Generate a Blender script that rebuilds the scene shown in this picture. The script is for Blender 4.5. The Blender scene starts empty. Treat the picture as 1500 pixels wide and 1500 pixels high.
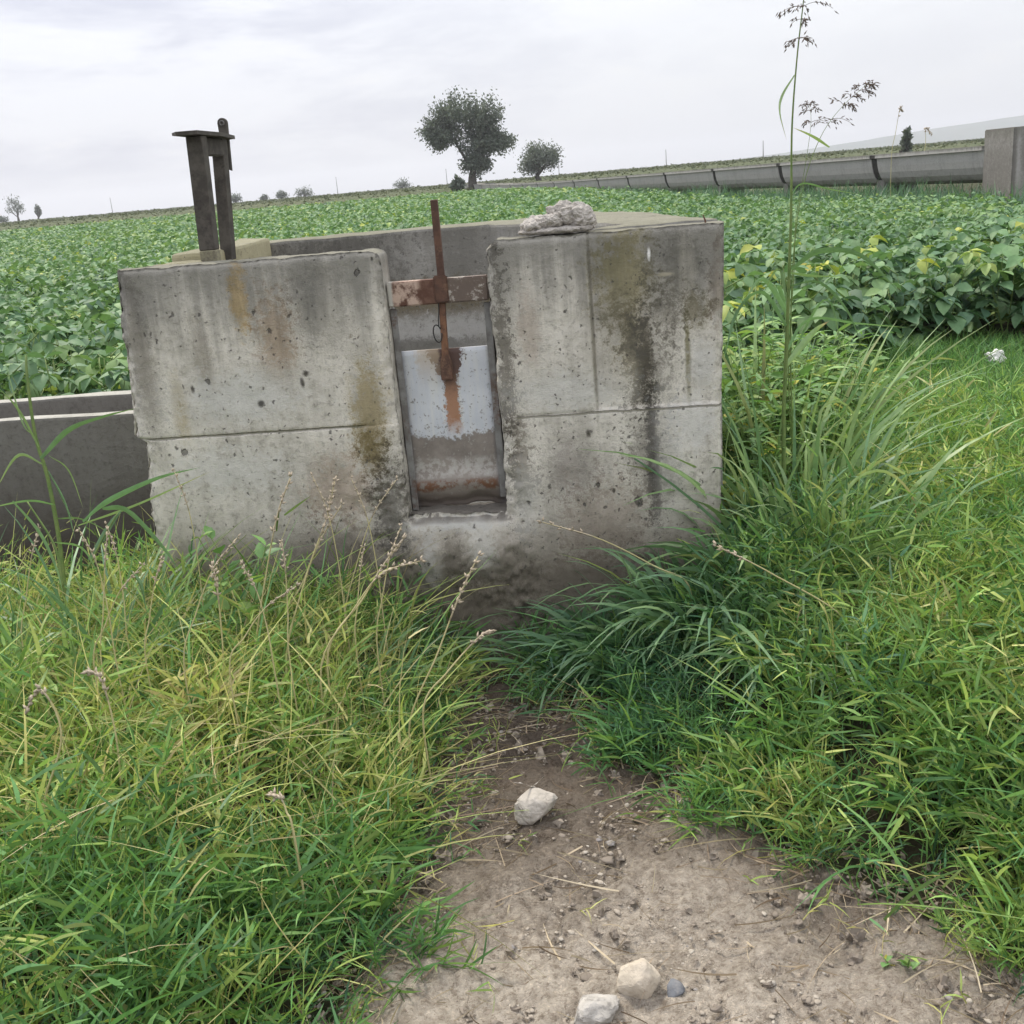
import bpy, bmesh, math, random
import numpy as np
from mathutils import Vector, Matrix, noise as mnoise

rng = np.random.default_rng(7)
random.seed(7)
SC = bpy.context.scene
COL = SC.collection
R = math.radians

# ------------------------------------------------------------------ camera
F = 1550.0 / 1500.0
PITCH, ROLL, EYE = R(17.4), R(4.9), 1.5
_f = np.array([0, math.cos(PITCH), -math.sin(PITCH)])
_r = np.array([1.0, 0, 0])
_u = np.cross(_r, _f)
CR = math.cos(ROLL) * _r - math.sin(ROLL) * _u
CU = math.sin(ROLL) * _r + math.cos(ROLL) * _u
CF = _f
EYEP = np.array([0, 0, EYE])


def at(px, py, y):
    """point of the photograph's pixel (1500 grid) at a depth y in metres"""
    d = CF + CR * (px - 750) / 1550 - CU * (py - 750) / 1550
    return EYEP + d * (y / d[1])


def project(p):
    v = p - EYEP
    z = v @ CF
    zz = np.where(z > 0.05, z, 0.05)
    return 750 + 1550 * (v @ CR) / zz, 750 - 1550 * (v @ CU) / zz, z


def in_view(p, mx=260, my=200):
    px, py, z = project(p)
    return (z > 0.1) & (px > -mx) & (px < 1500 + mx) & (py > -my) & (py < 1500 + my)


cam = bpy.data.cameras.new("camera")
cam.sensor_width = 36
cam.lens = F * 36
cam.clip_start = 0.05
cam.clip_end = 20000
camo = bpy.data.objects.new("camera", cam)
M = Matrix(((CR[0], CU[0], -CF[0], 0), (CR[1], CU[1], -CF[1], 0), (CR[2], CU[2], -CF[2], EYE), (0, 0, 0, 1)))
camo.matrix_world = M
COL.objects.link(camo)
SC.camera = camo

# ------------------------------------------------------------------ small maths
def sm(a, b, x):
    t = np.clip((np.asarray(x, float) - a) / (b - a), 0, 1)
    return t * t * (3 - 2 * t)


def _hash(i, j, k, s):
    h = (i * 374761393 + j * 668265263 + k * 2147483647 + s * 974634721) & 0xFFFFFFFF
    h = ((h ^ (h >> 13)) * 1274126177) & 0xFFFFFFFF
    return ((h ^ (h >> 16)) & 0xFFFFFF) / float(0xFFFFFF)


def vnoise(x, y, z=0.0, s=0):
    x, y, z = np.broadcast_arrays(np.asarray(x, float), np.asarray(y, float), np.asarray(z, float))
    i, j, k = (np.floor(a).astype(np.int64) for a in (x, y, z))
    fx, fy, fz = x - i, y - j, z - k
    fx, fy, fz = (a * a * (3 - 2 * a) for a in (fx, fy, fz))
    r = 0
    for a in (0, 1):
        for b in (0, 1):
            for c in (0, 1):
                w = (fx if a else 1 - fx) * (fy if b else 1 - fy) * (fz if c else 1 - fz)
                r = r + w * _hash(i + a, j + b, k + c, s)
    return r


def fbm(x, y, z=0.0, s=0, o=4):
    r, a, t = 0, 0.5, 0
    for q in range(o):
        f = 2.03 ** q
        r = r + a * vnoise(np.asarray(x) * f, np.asarray(y) * f, np.asarray(z) * f, s + q * 11)
        t += a
        a *= 0.5
    return r / t


def nrm(v):
    return v / np.maximum(np.linalg.norm(v, axis=-1, keepdims=True), 1e-9)


# ------------------------------------------------------------------ the lie of the land
def path_left(y):
    return np.interp(y, [1.0, 1.6, 1.9, 2.3, 3.0, 3.4], [-0.49, -0.40, -0.33, -0.24, -0.23, -0.23])


def path_right(y):
    return np.interp(y, [1.0, 1.5, 1.75, 2.0, 2.3, 2.6, 3.0, 3.4], [1.25, 0.98, 0.79, 0.57, 0.34, 0.16, 0.04, 0.0])


def terr(x, y):
    x = np.asarray(x, float)
    y = np.asarray(y, float)
    rb = 0.23 * sm(0, 0.95, x - path_right(y)) * sm(1.2, 2.3, y)
    lb = 0.14 * sm(0, 0.6, path_left(y) - x)
    f = sm(3.7, 5.2, y)
    near = rb + lb - 0.02 * np.exp(-((x + 0.08) / 0.25) ** 2) * sm(2.2, 3.2, y)
    z = near * (1 - f) + 0.28 * f
    z = z + 0.08 * sm(30, 70, y) + 0.72 * sm(70, 130, y) + 0.27 * sm(130, 420, y)
    hum = sm(.05, .5, x - path_right(y)) + sm(.05, .5, path_left(y) - x)
    z = z + (fbm(x * 3.4, y * 3.4, 0, 6, 2) - .5) * .13 * hum * (1 - sm(3.4, 4.6, y)) * sm(.9, 1.6, y)
    z = z + (fbm(x * 2.3, y * 2.3, 0, 5, 3) - 0.5) * 0.05 * sm(0.8, 2, np.abs(y) + 1) * (1 - sm(40, 60, y))
    return z


YAW = R(-6)
TANK = Vector((0, 3.3, 0))
cy6, sy6 = math.cos(R(6)), math.sin(R(6))


def tank_local(x, y):
    qx, qy = x, y - 3.3
    return qx * cy6 - qy * sy6, qx * sy6 + qy * cy6


def tank_world(xl, yl, z=0):
    return np.array([xl * cy6 + yl * sy6, 3.3 - xl * sy6 + yl * cy6, z])


def blocked(x, y, pad=0.0):
    xl, yl = tank_local(x, y)
    a = (xl > -1.22 - pad) & (xl < 0.72 + pad) & (yl > -0.01 - pad) & (yl < 1.65 + pad)
    b = (xl < -1.1) & (yl > 0.46 - pad) & (yl < 1.02 + pad)
    return a | b


# ------------------------------------------------------------------ mesh builder
class MB:
    def __init__(s):
        s.v, s.n, s.lv, s.ls, s.t, s.sm = [], 0, [], [], [], []

    def add(s, V, faces, tint=None, smooth=False):
        """V (n,k,3) copies of one template, faces: list of index tuples into k; tint (n,k,3) or None"""
        V = np.asarray(V, float)
        if V.ndim == 2:
            V = V[None]
        n, k, _ = V.shape
        off = (np.arange(n) * k + s.n)[:, None]
        sizes = {}
        for f in faces:
            sizes.setdefault(len(f), []).append(f)
        for c, fs in sizes.items():
            fa = np.array(fs).reshape(-1)
            s.lv.append((off + fa[None]).reshape(-1))
            s.ls.append(np.full(n * len(fs), c))
            s.sm.append(np.full(n * len(fs), smooth))
        s.v.append(V.reshape(-1, 3))
        if tint is None:
            tint = np.zeros((n, k, 3))
        s.t.append(np.broadcast_to(tint, (n, k, 3)).reshape(-1, 3))
        s.n += n * k

    def mesh(s, name, mat=None):
        me = bpy.data.meshes.new(name)
        v = np.concatenate(s.v)
        lv = np.concatenate(s.lv).astype(np.int32)
        ls = np.concatenate(s.ls).astype(np.int32)
        me.vertices.add(len(v))
        me.vertices.foreach_set("co", v.astype(np.float32).ravel())
        me.loops.add(len(lv))
        me.loops.foreach_set("vertex_index", lv)
        me.polygons.add(len(ls))
        st = np.concatenate([[0], np.cumsum(ls)[:-1]]).astype(np.int32)
        me.polygons.foreach_set("loop_start", st)
        me.polygons.foreach_set("loop_total", ls)
        me.polygons.foreach_set("use_smooth", np.concatenate(s.sm))
        at_ = me.attributes.new("tv", "FLOAT_VECTOR", "POINT")
        at_.data.foreach_set("vector", np.concatenate(s.t).astype(np.float32).ravel())
        me.update(calc_edges=True)
        if mat:
            me.materials.append(mat)
        return me

    def build(s, name, mat, parent=None):
        return link(name, s.mesh(name, mat), parent)


def link(name, me, parent=None):
    o = bpy.data.objects.new(name, me)
    COL.objects.link(o)
    if parent:
        o.parent = parent
    return o


def tag(o, label=None, cat=None, group=None, kind=None):
    for k, v in (("label", label), ("category", cat), ("group", group), ("kind", kind)):
        if v:
            o[k] = v
    return o


def empty(name, loc=(0, 0, 0), rz=0.0, label=None, cat=None, group=None):
    o = bpy.data.objects.new(name, None)
    COL.objects.link(o)
    o.location = loc
    o.rotation_euler = (0, 0, rz)
    o.empty_display_size = 0.1
    return tag(o, label, cat, group)


def bm_mesh(bm, name, mat, smooth=False):
    me = bpy.data.meshes.new(name)
    bm.normal_update()
    bm.to_mesh(me)
    bm.free()
    if smooth:
        for p in me.polygons:
            p.use_smooth = True
    me.materials.append(mat)
    return me


def tube(mb, pts, rad, sides=6, tint=(0, 0, 0), cap=True):
    pts = np.asarray(pts, float)
    n = len(pts)
    rad = np.broadcast_to(np.asarray(rad, float), (n,))
    T = nrm(np.gradient(pts, axis=0))
    ref = np.array([0.31, 0.2, 0.93]) if abs(T[0][2]) < 0.9 else np.array([1.0, 0.1, 0])
    A = nrm(np.cross(T, ref))
    B = np.cross(T, A)
    an = np.arange(sides) * 2 * math.pi / sides
    V = pts[:, None] + rad[:, None, None] * (np.cos(an)[None, :, None] * A[:, None] + np.sin(an)[None, :, None] * B[:, None])
    fs = []
    for i in range(n - 1):
        for j in range(sides):
            k = (j + 1) % sides
            fs.append((i * sides + j, i * sides + k, (i + 1) * sides + k, (i + 1) * sides + j))
    if cap:
        fs.append(tuple(range(sides))[::-1])
        fs.append(tuple((n - 1) * sides + j for j in range(sides)))
    mb.add(V.reshape(1, -1, 3), fs, np.array(tint, float).reshape(1, 1, 3), smooth=True)


def spline(P, K):
    P = np.asarray(P, float)
    n = len(P)
    Q = np.vstack([2 * P[0] - P[1], P, 2 * P[-1] - P[-2]])
    out = []
    for u in np.linspace(0, n - 1, K):
        i = min(int(u), n - 2)
        t = u - i
        a, b, c, d = Q[i], Q[i + 1], Q[i + 2], Q[i + 3]
        out.append(0.5 * (2 * b + (c - a) * t + (2 * a - 5 * b + 4 * c - d) * t * t + (3 * b - a - 3 * c + d) * t ** 3))
    return np.array(out)


def ribbon(mb, pts, W, tint, K=12, roll=0.0, dry_tip=0.0, fold=0.25):
    """one long grass leaf through the given points, with a folded midrib"""
    P = spline(pts, K)
    T = nrm(np.gradient(P, axis=0))
    S = nrm(np.cross(T, np.array([0.25, 0.8, 0.55])))
    N = np.cross(S, T)
    c, s_ = math.cos(roll), math.sin(roll)
    S, N = c * S + s_ * N, c * N - s_ * S
    t = np.linspace(0, 1, K)
    w = 1.4 * W * np.clip(1.0 - t ** 2.2, 0.02, 1) * (0.55 + 0.75 * np.minimum(t * 3, 1)) * 0.77
    L, Rr, Cc = P - S * w[:, None] / 2 + N * w[:, None] * fold, P + S * w[:, None] / 2 + N * w[:, None] * fold, P
    V = np.stack([L, Cc, Rr], 1).reshape(1, -1, 3)
    fs = []
    for i in range(K - 1):
        a, b = i * 3, i * 3 + 3
        fs += [(a, a + 1, b + 1, b), (a + 1, a + 2, b + 2, b + 1)]
    tt = np.zeros((1, K * 3, 3))
    tt[0, :, 0] = np.repeat(tint + dry_tip * np.clip((t - 0.6) / 0.4, 0, 1), 3)
    tt[0, :, 1] = np.repeat(t, 3)
    tt[0, :, 2] = random.random()
    mb.add(V, fs, tt, smooth=True)


def blades(mb, base, dirv, L, W, bend, tint, K=3, base_w=0.75):
    """many grass blades at once"""
    n = len(base)
    t = np.linspace(0, 1, K + 1)
    L = np.broadcast_to(L, (n,))
    W = np.broadcast_to(W, (n,))
    P = base[:, None] + L[:, None, None] * (dirv[:, None] * t[None, :, None] + bend[:, None] * (t ** 2)[None, :, None])
    rv = nrm(rng.normal(size=(n, 3)) * [1, 1, 0.35])
    S = nrm(np.cross(dirv, rv))
    w = (base_w + (1.15 - base_w) * np.minimum(t * 3, 1)) * np.clip(1 - t ** 2.4, 0.03, 1)
    off = S[:, None] * (W[:, None] * w[None] * 0.5)[..., None]
    V = np.stack([P - off, P + off], 2).reshape(n, -1, 3)
    fs = [(2 * i, 2 * i + 1, 2 * i + 3, 2 * i + 2) for i in range(K)]
    tt = np.zeros((n, 2 * (K + 1), 3))
    tt[..., 0] = np.asarray(tint)[:, None]
    tt[..., 1] = np.repeat(t, 2)[None]
    tt[..., 2] = rng.random(n)[:, None]
    mb.add(V, fs, tt)


# leaf templates: (u along, v across, h up-fold) and faces
_LF = np.array([[0, 0, 0], [.25, 0, 0], [.55, 0, 0], [.8, 0, 0], [1, 0, 0],
                [.2, .36, .10], [.48, .5, .16], [.78, .30, .09], [.2, -.36, .10], [.48, -.5, .16], [.78, -.30, .09]])
_LFF = [(0, 1, 5), (1, 2, 6, 5), (2, 3, 7, 6), (3, 4, 7), (0, 8, 1), (1, 8, 9, 2), (2, 9, 10, 3), (3, 10, 4)]
_LS = np.array([[0, 0, 0], [.5, 0, 0], [1, 0, 0], [.45, .5, .14], [.45, -.5, .14]])
_LSF = [(0, 1, 3), (1, 2, 3), (0, 4, 1), (1, 4, 2)]


def leaves(mb, pos, dirv, up, L, W, tint, simple=False, droop=0.25, smooth=True):
    n = len(pos)
    T, FF = (_LS, _LSF) if simple else (_LF, _LFF)
    d = nrm(dirv)
    S = nrm(np.cross(up, d))
    N = np.cross(d, S)
    L = np.broadcast_to(L, (n,))
    W = np.broadcast_to(W, (n,))
    dr = np.broadcast_to(droop, (n,))
    u, v, h = T[:, 0], T[:, 1], T[:, 2]
    hh = h[None] * W[:, None] * 1.0 - dr[:, None] * L[:, None] * (u ** 2)[None]
    V = pos[:, None] + d[:, None] * (u[None] * L[:, None])[..., None] + S[:, None] * (v[None] * W[:, None])[..., None] + N[:, None] * hh[..., None]
    tt = np.zeros((n, len(T), 3))
    tt[..., 0] = np.asarray(tint)[:, None]
    tt[..., 1] = u[None]
    tt[..., 2] = rng.random(n)[:, None]
    mb.add(V, FF, tt, smooth=smooth)


# ------------------------------------------------------------------ node helper
class S:
    def __init__(s, g, k):
        s.g, s.k = g, k

    def __add__(s, o): return s.g.m("ADD", s, o)
    __radd__ = __add__
    def __sub__(s, o): return s.g.m("SUBTRACT", s, o)
    def __rsub__(s, o): return s.g.m("SUBTRACT", o, s)
    def __mul__(s, o): return s.g.m("MULTIPLY", s, o)
    __rmul__ = __mul__
    def __truediv__(s, o): return s.g.m("DIVIDE", s, o)
    def __pow__(s, o): return s.g.m("POWER", s, o)


class G:
    def __init__(s, name):
        s.mat = bpy.data.materials.new(name)
        s.mat.use_nodes = True
        s.nt = s.mat.node_tree
        s.nt.nodes.clear()
        s.out = s.nt.nodes.new("ShaderNodeOutputMaterial")

    def node(s, t, **kw):
        n = s.nt.nodes.new(t)
        for k, v in kw.items():
            setattr(n, k, v)
        return n

    def put(s, sock, v):
        if isinstance(v, S):
            s.nt.links.new(v.k, sock)
        elif isinstance(v, (tuple, list)) and len(v) == 3 and sock.type == "RGBA":
            sock.default_value = (*v, 1)
        else:
            sock.default_value = v

    def m(s, op, a, b=0.0, c=None, clamp=False):
        n = s.node("ShaderNodeMath", operation=op, use_clamp=clamp)
        s.put(n.inputs[0], a)
        s.put(n.inputs[1], b)
        if c is not None:
            s.put(n.inputs[2], c)
        return S(s, n.outputs[0])

    def sm(s, a, b, x):
        inv = a > b
        if inv:
            a, b = b, a
        n = s.node("ShaderNodeMapRange", interpolation_type="SMOOTHSTEP")
        s.put(n.inputs[0], x)
        n.inputs[1].default_value, n.inputs[2].default_value = a, b
        n.inputs[3].default_value, n.inputs[4].default_value = (1, 0) if inv else (0, 1)
        return S(s, n.outputs[0])

    def mix(s, f, a, b, mode="MIX"):
        n = s.node("ShaderNodeMix", data_type="RGBA", blend_type=mode)
        s.put(n.inputs[0], f)
        s.put(n.inputs[6], a)
        s.put(n.inputs[7], b)
        return S(s, n.outputs[2])

    def coord(s, which="Object"):
        return S(s, s.node("ShaderNodeTexCoord").outputs[which])

    def xyz(s, v):
        n = s.node("ShaderNodeSeparateXYZ")
        s.put(n.inputs[0], v)
        return [S(s, o) for o in n.outputs]

    def comb(s, x, y, z):
        n = s.node("ShaderNodeCombineXYZ")
        for i, v in enumerate((x, y, z)):
            s.put(n.inputs[i], v)
        return S(s, n.outputs[0])

    def noise(s, v, scale, detail=4, rough=0.55, sc=(1, 1, 1), off=(0, 0, 0), dist=0.0):
        if sc != (1, 1, 1) or off != (0, 0, 0):
            mp = s.node("ShaderNodeMapping")
            s.put(mp.inputs[0], v)
            mp.inputs[1].default_value = off
            mp.inputs[3].default_value = sc
            v = S(s, mp.outputs[0])
        n = s.node("ShaderNodeTexNoise")
        s.put(n.inputs["Vector"], v)
        n.inputs["Scale"].default_value = scale
        n.inputs["Detail"].default_value = detail
        n.inputs["Roughness"].default_value = rough
        n.inputs["Distortion"].default_value = dist
        return S(s, n.outputs["Fac"])

    def voro(s, v, scale, rnd=1.0):
        n = s.node("ShaderNodeTexVoronoi")
        s.put(n.inputs["Vector"], v)
        n.inputs["Scale"].default_value = scale
        n.inputs["Randomness"].default_value = rnd
        return S(s, n.outputs["Distance"]), S(s, n.outputs["Color"])

    def attr(s, name):
        n = s.node("ShaderNodeAttribute", attribute_name=name)
        return S(s, n.outputs["Vector"])

    def ramp(s, f, stops, interp="LINEAR"):
        n = s.node("ShaderNodeValToRGB")
        s.put(n.inputs[0], f)
        cr = n.color_ramp
        cr.interpolation = interp
        while len(cr.elements) < len(stops):
            cr.elements.new(0.5)
        for e, (p, c) in zip(cr.elements, stops):
            e.position = p
            e.color = (*c, 1)
        return S(s, n.outputs[0])

    def bump(s, h, strength=0.5, dist=0.01):
        n = s.node("ShaderNodeBump")
        n.inputs["Strength"].default_value = strength
        n.inputs["Distance"].default_value = dist
        s.put(n.inputs["Height"], h)
        return S(s, n.outputs[0])

    def bsdf(s, col, rough=0.9, spec=0.25, normal=None, metal=0.0):
        n = s.node("ShaderNodeBsdfPrincipled")
        s.put(n.inputs["Base Color"], col)
        s.put(n.inputs["Roughness"], rough)
        n.inputs["Specular IOR Level"].default_value = spec
        s.put(n.inputs["Metallic"], metal)
        if normal:
            s.put(n.inputs["Normal"], normal)
        return S(s, n.outputs[0])

    def done(s, sh):
        s.nt.links.new(sh.k, s.out.inputs[0])
        return s.mat


# ------------------------------------------------------------------ materials
def leaf_mat(name, stops, rough=0.5, spec=0.4, trans=0.3, var=0.35, clump=0.0):
    g = G(name)
    tv = g.xyz(g.attr("tv"))
    P = g.coord("Object")
    col = g.ramp(tv[0], stops)
    v = 1.0 - var / 2 + tv[2] * var
    col = g.mix(1.0, col, g.comb(v, v, v), "MULTIPLY")
    mott = g.noise(P, 45, 3)
    k = g.m("MULTIPLY_ADD", mott, 0.5, 0.75)
    col = g.mix(1.0, col, g.comb(k, k, k), "MULTIPLY")
    b = g.bsdf(col, rough, spec)
    t = g.node("ShaderNodeBsdfTranslucent")
    g.put(t.inputs[0], g.mix(1.0, col, (1.15, 1.2, 0.75), "MULTIPLY"))
    ms = g.node("ShaderNodeMixShader")
    ms.inputs[0].default_value = trans
    g.nt.links.new(b.k, ms.inputs[1])
    g.nt.links.new(t.outputs[0], ms.inputs[2])
    return g.done(S(g, ms.outputs[0]))


GRASS_STOPS = [(0.0, (.060, .145, .075)), (0.3, (.115, .250, .075)), (0.5, (.225, .350, .085)),
               (0.68, (.40, .445, .135)), (0.84, (.52, .48, .21)), (1.0, (.52, .42, .26))]
M_GRASS = leaf_mat("grass_blades", GRASS_STOPS, 0.5, 0.35, 0.28, 0.85)
M_COARSE = leaf_mat("coarse_grass_leaf", [(0, (.070, .150, .095)), (.4, (.150, .265, .125)), (.7, (.31, .42, .17)), (.88, (.42, .39, .20)), (1, (.36, .25, .14))], 0.42, 0.45, 0.28, 0.4)
M_BEAN = leaf_mat("bean_leaf", rough=.58, spec=.35, trans=.25, var=.4, stops= [(0, (.070, .145, .085)), (.45, (.150, .260, .110)), (.75, (.245, .345, .110)), (.86, (.36, .41, .08)), (1, (.46, .41, .08))])
M_HERB = leaf_mat("herb_leaf", [(0, (.09, .20, .075)), (.5, (.19, .34, .11)), (.8, (.32, .42, .11)), (1, (.56, .48, .07))], 0.5, 0.4, 0.3, 0.35)
M_TREE = leaf_mat("tree_leaf", [(0, (.075, .10, .08)), (.5, (.125, .15, .12)), (1, (.21, .23, .19))], 0.6, 0.25, 0.2, 0.5)
M_SCRUB = leaf_mat("scrub_leaf", [(0, (.06, .08, .036)), (.5, (.085, .105, .046)), (1, (.12, .125, .06))], 0.7, 0.2, 0.15, 0.5)


def simple_mat(name, a, b, scale=8, rough=0.85, spec=0.2, bump=0.3, dist=0.004, coord="Object"):
    g = G(name)
    P = g.coord(coord)
    n = g.noise(P, scale, 5, 0.6)
    n2 = g.noise(P, scale * 9, 3, 0.6)
    c = g.mix(g.sm(0.3, 0.7, n * 0.7 + n2 * 0.3), a, b)
    return g.done(g.bsdf(c, rough, spec, g.bump(n2 * 0.6 + n, bump, dist)))


M_STEM = simple_mat("green_stem", (.10, .17, .05), (.19, .24, .08), 30, 0.6)
M_DARKSTEM = simple_mat("dark_stem", (.06, .05, .035), (.13, .12, .07), 30, 0.7)
M_SEED = simple_mat("seed_head", (.10, .075, .06), (.19, .15, .12), 60, 0.8)
M_STRAWSTEM = simple_mat("straw_stem", (.40, .36, .17), (.50, .44, .24), 30, 0.6)
M_PALESEED = simple_mat("dry_seed_head", (.32, .26, .19), (.48, .41, .31), 60, 0.8)
M_BARK = simple_mat("bark", (.045, .04, .034), (.10, .09, .075), 6, 0.9)
M_POLE = simple_mat("pole_wood", (.12, .11, .10), (.2, .19, .18), 4, 0.9)


def concrete(name, stains=(), light=(.70, .655, .57), dark=(.335, .31, .262), damp=None, top_dark=None, pits=1.0,
             groove=None, lichen=0.75, lz=-9.0, mid=0.5, top_col=(.215, .205, .155)):
    g = G(name)
    P = g.coord("Object")
    x, y, z = g.xyz(P)
    n1 = g.noise(P, 2.1, 6, 0.6)
    n2 = g.noise(P, 1.0, 6, 0.65, sc=(13, 13, 0.9))
    n3 = g.noise(P, 48, 6, 0.7)
    n4 = g.noise(P, 210, 4, 0.75)
    n5 = g.noise(P, 7, 7, 0.7, off=(3, 1, 7))
    n6 = g.noise(P, 18, 6, 0.75, off=(1, 8, 2))
    f = g.sm(mid - 0.10, mid + 0.20, n1 * 0.35 + n2 * 0.4 + n5 * 0.25 + n6 * .2 - 0.10)
    col = g.mix(f, light, dark)
    # cement paste against sand grain
    col = g.mix(g.sm(0.50, 0.66, n3) * 0.5, col, tuple(q * .72 for q in dark))
    col = g.mix(g.sm(0.56, 0.70, n4 * .6 + n6 * .4) * 0.5, col, (.12, .112, .10))
    col = g.mix(g.sm(0.46, 0.32, n4 * .5 + n3 * .5) * 0.5, col, tuple(min(.7, q * 1.25) for q in light))
    if top_dark:
        zt, d, c, k = top_dark
        e = z + (n2 - 0.5) * d * 2.2 + (n5 - 0.5) * d * 0.6
        col = g.mix(g.sm(zt - d, zt, e) * k, col, c)
    if damp:
        zt, d, c, k = damp
        e = z + (n1 - 0.5) * 0.5 + (n5 - 0.5) * 0.35
        col = g.mix(g.sm(zt + d, zt - d, e) * k, col, c)
    for (cx, cz, rx, rz, c, k, ed) in stains:
        dx = (x - cx + (n5 - 0.5) * ed * rx) / rx
        dz = (z - cz + (n1 - 0.5) * ed * rz) / rz
        d2 = g.m("SQRT", dx * dx + dz * dz)
        d2 = d2 + (n6 - 0.5) * ed * 1.8 + (n3 - 0.5) * ed * 2.4 + (n4 - 0.5) * ed * 1.3
        d2 = d2 + (n2 - 0.5) * ed * 1.1
        soft = g.sm(1.25, 0.30, d2) * min(1, k * 1.15) * (0.8 + n2 * .4)
        if max(c) > .39:
            col = g.mix(soft, col, c)
        else:
            # dirt and rust soak in: they tone the concrete under them
            col = g.mix(soft * .85, col, tuple(min(1, q * 2.15) for q in c), "MULTIPLY")
            col = g.mix(soft * .35, col, c)
    h = n3 * 0.6 + n4 * 0.45 + n5 * 0.3 + n6 * .5
    if pits:
        for sc, th, wt in ((17, 0.20, 1.0), (46, 0.27, 0.6), (105, .34, .4)):
            wob = g.comb(x + (n3 - 0.5) * 0.034 + (n6 - .5) * .02, y, z * .8 + (n6 - 0.5) * 0.040)
            d, c = g.voro(wob, sc)
            rr = g.xyz(c)
            size = (rr[0] ** 5.0) * th * pits + 0.0
            pm = g.sm(0.05, -0.02, d - size)
            pm = pm * g.sm(0.45, 0.6, rr[1] * .6 + n5 * .4)
            col = g.mix(pm * 0.75, col, (.095, .088, .078))
            h = h - pm * 1.6 * wt
    if groove:
        for (gz, half, x0, x1, k) in groove:
            d = g.m("ABSOLUTE", z - gz + (n5 - 0.5) * 0.012)
            gm = g.sm(half, half * 0.25, d + (n3 - 0.5) * half * 1.2) * g.sm(x0 - 0.01, x0 + 0.02, x) * g.sm(x1 + 0.01, x1 - 0.02, x)
            col = g.mix(gm * k, col, (.16, .155, .105))
            h = h - gm * 1.2
    geo = g.node("ShaderNodeNewGeometry")
    nz = g.xyz(S(g, geo.outputs["Normal"]))[2]
    tm = g.sm(0.55, 0.9, nz) * lichen * g.sm(lz, lz + .1, z)
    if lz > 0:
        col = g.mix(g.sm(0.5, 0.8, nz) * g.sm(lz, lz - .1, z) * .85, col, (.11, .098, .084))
    tc = g.mix(g.sm(0.35, 0.65, n5 * 0.6 + n3 * 0.4), top_col, tuple(c * 0.72 for c in top_col))
    tc = g.mix(g.sm(0.55, 0.7, n1 * .5 + n3 * .5) * 0.5, tc, (.33, .315, .275))
    col = g.mix(tm, col, tc)
    return g.done(g.bsdf(col, 0.93, 0.2, g.bump(h, 0.85, 0.007)))


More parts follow.
